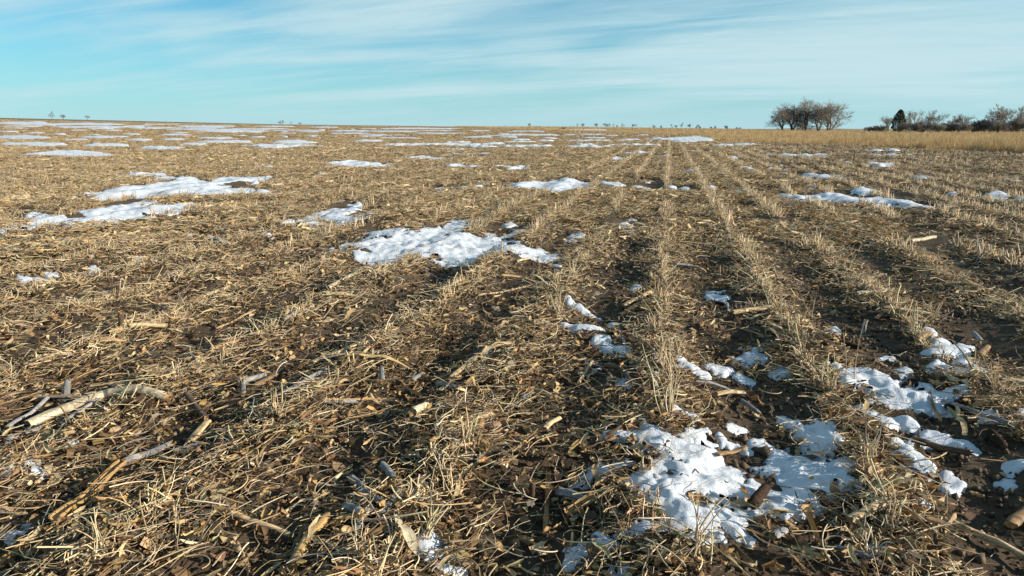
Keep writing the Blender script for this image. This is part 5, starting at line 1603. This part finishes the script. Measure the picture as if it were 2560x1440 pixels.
put_tree('bare_tree', 2408, 290, 225, 'pale slim tree, right of the two over the brown shrubs', GR2, 11, spread=.9, levels=5, trunks=1, kids=(3, 4), twig_r=.020)
put_tree('bare_tree', 2490, 284, 205, 'grey bare tree left of the tallest right edge tree', GR2, 12, spread=1.0, levels=6, trunks=2, kids=(3, 3), twig_r=.018)
put_tree('bare_tree', 2520, 271, 200, 'tallest crooked bare tree near the right edge', GR2, 13, spread=1.1, levels=6, trunks=2, kids=(3, 3), twig_r=.018)
put_tree('bare_tree', 2552, 290, 205, 'bare tree cut by the right edge of the picture', GR2, 14, spread=1.0, levels=6, trunks=2, kids=(3, 3), twig_r=.018)
rsS = np.random.default_rng(99)
SHR = []
for k in range(5):
    tr, cr = bare_tree(rsS, 1.0, 1.2, 4, 6, kids=(3, 4), twig_r=.009, up=.2)
    SHR.append((tr.mesh('trunk', M_BARK), cr.mesh('crown', M_BARK)))
SHR_PX = [(2172, 316), (2185, 313), (2205, 312), (2262, 305), (2290, 307), (2308, 304), (2330, 306), (2348, 308), (2366, 307), (2384, 308), (2398, 306), (2416, 309), (2432, 305), (2450, 300), (2464, 300), (2478, 302), (2497, 303), (2512, 305), (2530, 303), (2545, 300), (2562, 304)]
for k, (px, yt) in enumerate(SHR_PX):
    d = rsS.uniform(190, 212)
    H = height_for(px, yt, d); x, y, z = at_px(px, d)
    mt, mc = SHR[k % 5]
    nth = 'left of the dark cedar' if px < 2220 else 'between the cedar and the pale slim trees' if px < 2372 else 'under the pale slim trees' if px < 2425 else 'under the right edge trees'
    e = link('shrub', None, loc=(x, y, z), rot=(0, 0, rsS.uniform(0, 6.28)), label=f'brown leafless shrub in the thicket {nth}', cat='shrub', group=f'thicket shrubs {nth}')
    e.scale = (H * rsS.uniform(1.0, 1.5), H * 1.2, H)
    link('trunk', mt, parent=e); link('crown', mc, parent=e)


def cedar(px, ytop, dist, wide, label, seed, group='evergreen cedars'):
    rs = np.random.default_rng(3500 + seed)
    H = height_for(px, ytop, dist); x, y, z = at_px(px, dist)
    e = link('cedar_tree', None, loc=(x, y, z), label=label, cat='cedar', group=group)
    V, F = tube(np.array([[0, 0, -.1], [0, 0, H * .5], [0, 0, H * .9]]), np.array([.14, .09, .03]) * H / 5, 6)
    mb = MB(); mb.add(V, F, np.array([.10, .07, .05])); link('trunk', mb.mesh('trunk', M_BARK), parent=e)
    n = 3200
    t = rs.uniform(0, 1, n); a = rs.uniform(0, 6.28, n)
    lob = 1 + .15 * np.sin(a * 3 + t * 9 + seed) + .12 * np.sin(a * 5 - t * 14)
    R = wide * H * np.clip((1 - t) ** .48 * np.clip(t * 7, .6, 1), .03, 1) * lob * rs.uniform(.55, 1.0, n) ** .4
    C = np.stack([R * np.cos(a), R * np.sin(a), t * H * .98 + .05 * H], -1)
    s = H * rs.uniform(.018, .045, n)
    T0 = np.array([[-.5, 0, -.5], [.5, 0, -.4], [.1, 0, .8], [0, .5, .1]])
    TF = np.array([[0, 1, 2], [0, 3, 2], [1, 3, 2]])
    yaw = a + rs.normal(0, .6, n); cy, sy = np.cos(yaw), np.sin(yaw)
    W = T0[None] * s[:, None, None]
    Wx = W[..., 0] * cy[:, None] - W[..., 1] * sy[:, None]; Wy = W[..., 0] * sy[:, None] + W[..., 1] * cy[:, None]
    V = np.stack([Wx, Wy, W[..., 2]], -1) + C[:, None]
    FF = TF[None] + (np.arange(n) * 4)[:, None, None]
    col = np.array([.036, .046, .026])[None] * rs.uniform(.6, 1.5, (n, 1)) + np.array([.03, .014, .0])[None] * rs.uniform(0, 1, (n, 1))
    mb = MB(); mb.add(V.reshape(-1, 3), FF.reshape(-1, 3), np.repeat(col, 4, 0))
    link('crown', mb.mesh('crown', M_CEDAR, False), parent=e)


cedar(2246, 284, 208, .35, 'dark pointed cedar tree standing before the right trees', 1)
cedar(2192, 316, 205, .75, 'low dark cedar bush left of the pointed cedar', 2)
cedar(2300, 309, 200, .65, 'low dark cedar bush right of the pointed cedar', 3)
cedar(2360, 311, 200, .55, 'small dark cedar bush farther right of the pointed cedar', 4)

# thin trees on the far skyline: base column, top row, farther away
FT = []
for k in range(6):
    tr, cr = bare_tree(np.random.default_rng(4500 + k), 1.0, 1.1, 4, 2 if k % 2 else 1, kids=(3, 4), twig_r=.009, up=.4)
    FT.append((tr.mesh('trunk', M_BARK), cr.mesh('crown', M_BARK)))


def far_tree(px, ytop, label, group, k, dist=520.0, wide=1.0):
    H = max(height_for(px, ytop, dist), .8); x, y, z = at_px(px, dist)
    e = link('bare_tree', None, loc=(x, y, z), rot=(0, 0, k * 1.7), label=label, cat='tree', group=group)
    e.scale = (H * wide, H * wide, H)
    mt, mc = FT[k % 6]
    link('trunk', mt, parent=e); link('crown', mc, parent=e)


for k, (cx, cy) in enumerate([(965, 104), (1000, 104), (925, 124), (1130, 104), (1215, 100), (1250, 99), (1297, 106), (1330, 119), (1380, 104), (1470, 112), (1500, 108), (1655, 112), (1815, 110), (1865, 119), (1912, 97), (1990, 110), (2050, 114), (2080, 118), (2225, 124), (2310, 122)]):
    px = 1180 + cx / 3.657
    far_tree(px, 280 + cy / 3.657, 'small bare tree in the far skyline row, ' + ['leftmost group' if cx < 1010 else 'left part' if cx < 1300 else 'middle part' if cx < 1520 else 'right part', ][0],
             'skyline trees ' + ('leftmost' if cx < 1010 else 'left' if cx < 1300 else 'middle' if cx < 1520 else 'right'), k, wide=1.0)
far_tree(1180 + 515 / 3.657, 280 + 103 / 3.657, 'lone small bush tree on the skyline left of the far tree row', None, 31, wide=1.2)
far_tree(134, 286.5, 'lone bare tree on the rise at far left', None, 32, 600, .8)
far_tree(160, 293, 'faint low bush beside the lone tree at far left', None, 33, 620, 1.1)
far_tree(222, 294, 'faint bush on the rise right of the lone far left tree', None, 34, 620, 1.0)
far_tree(706, 300.5, 'round bare tree on the skyline left of centre', None, 35, 560, 1.2)
far_tree(730, 305, 'small bush just right of the round skyline tree', None, 36, 580, 1.2)
far_tree(752, 307, 'second small bush right of the round skyline tree', None, 37, 580, 1.8)
for k, (cx, cy, w) in enumerate([(1665, 133, .5), (1728, 126, .42), (2050, 136, .7), (2085, 138, .7), (2185, 136, .7), (2225, 137, .7), (2330, 133, .6), (2420, 141, .9), (2450, 142, .9)]):
    cedar(1180 + cx / 3.657, 280 + cy / 3.657, 500, w, f'small dark evergreen on the skyline, number {["one", "two", "three", "four", "five", "six", "seven", "eight", "nine"][k]} from the left', 20 + k, 'skyline evergreens')
cedar(1180 + 240 / 3.657, 280 + 131 / 3.657, 480, .9, 'dark evergreen scrub on the skyline left of the orange rise', 40, 'skyline evergreens')
cedar(1180 + 300 / 3.657, 280 + 128 / 3.657, 480, .8, 'second dark evergreen scrub beside the one left of the orange rise', 41, 'skyline evergreens')


def brush_pile(px, py):
    rs = np.random.default_rng(55)
    x, y, z = at_px(px, 98)
    e = link('brush_pile', None, loc=(x, y, z), label='small dark brush pile at the far edge of the field', cat='brush pile')
    for i in range(46):
        a = rs.uniform(0, 6.28); r = rs.uniform(0, .3); ln = rs.uniform(.15, .4)
        p = np.array([r * cos(a), r * sin(a), rs.uniform(0, .2) * (1 - r)])
        d = rs.normal(0, 1, 3); d[2] = abs(d[2]) * .6; d /= np.linalg.norm(d)
        V, F = tube(np.stack([p - d * ln * .3, p + d * ln * .4, p + d * ln]), np.array([.025, .02, .008]), 4)
        mb = MB(); mb.add(V, F, np.array([.12, .075, .05]) * rs.uniform(.7, 1.3)); link('branch', mb.mesh('branch', M_BARK), parent=e)


brush_pile(1408, 322)
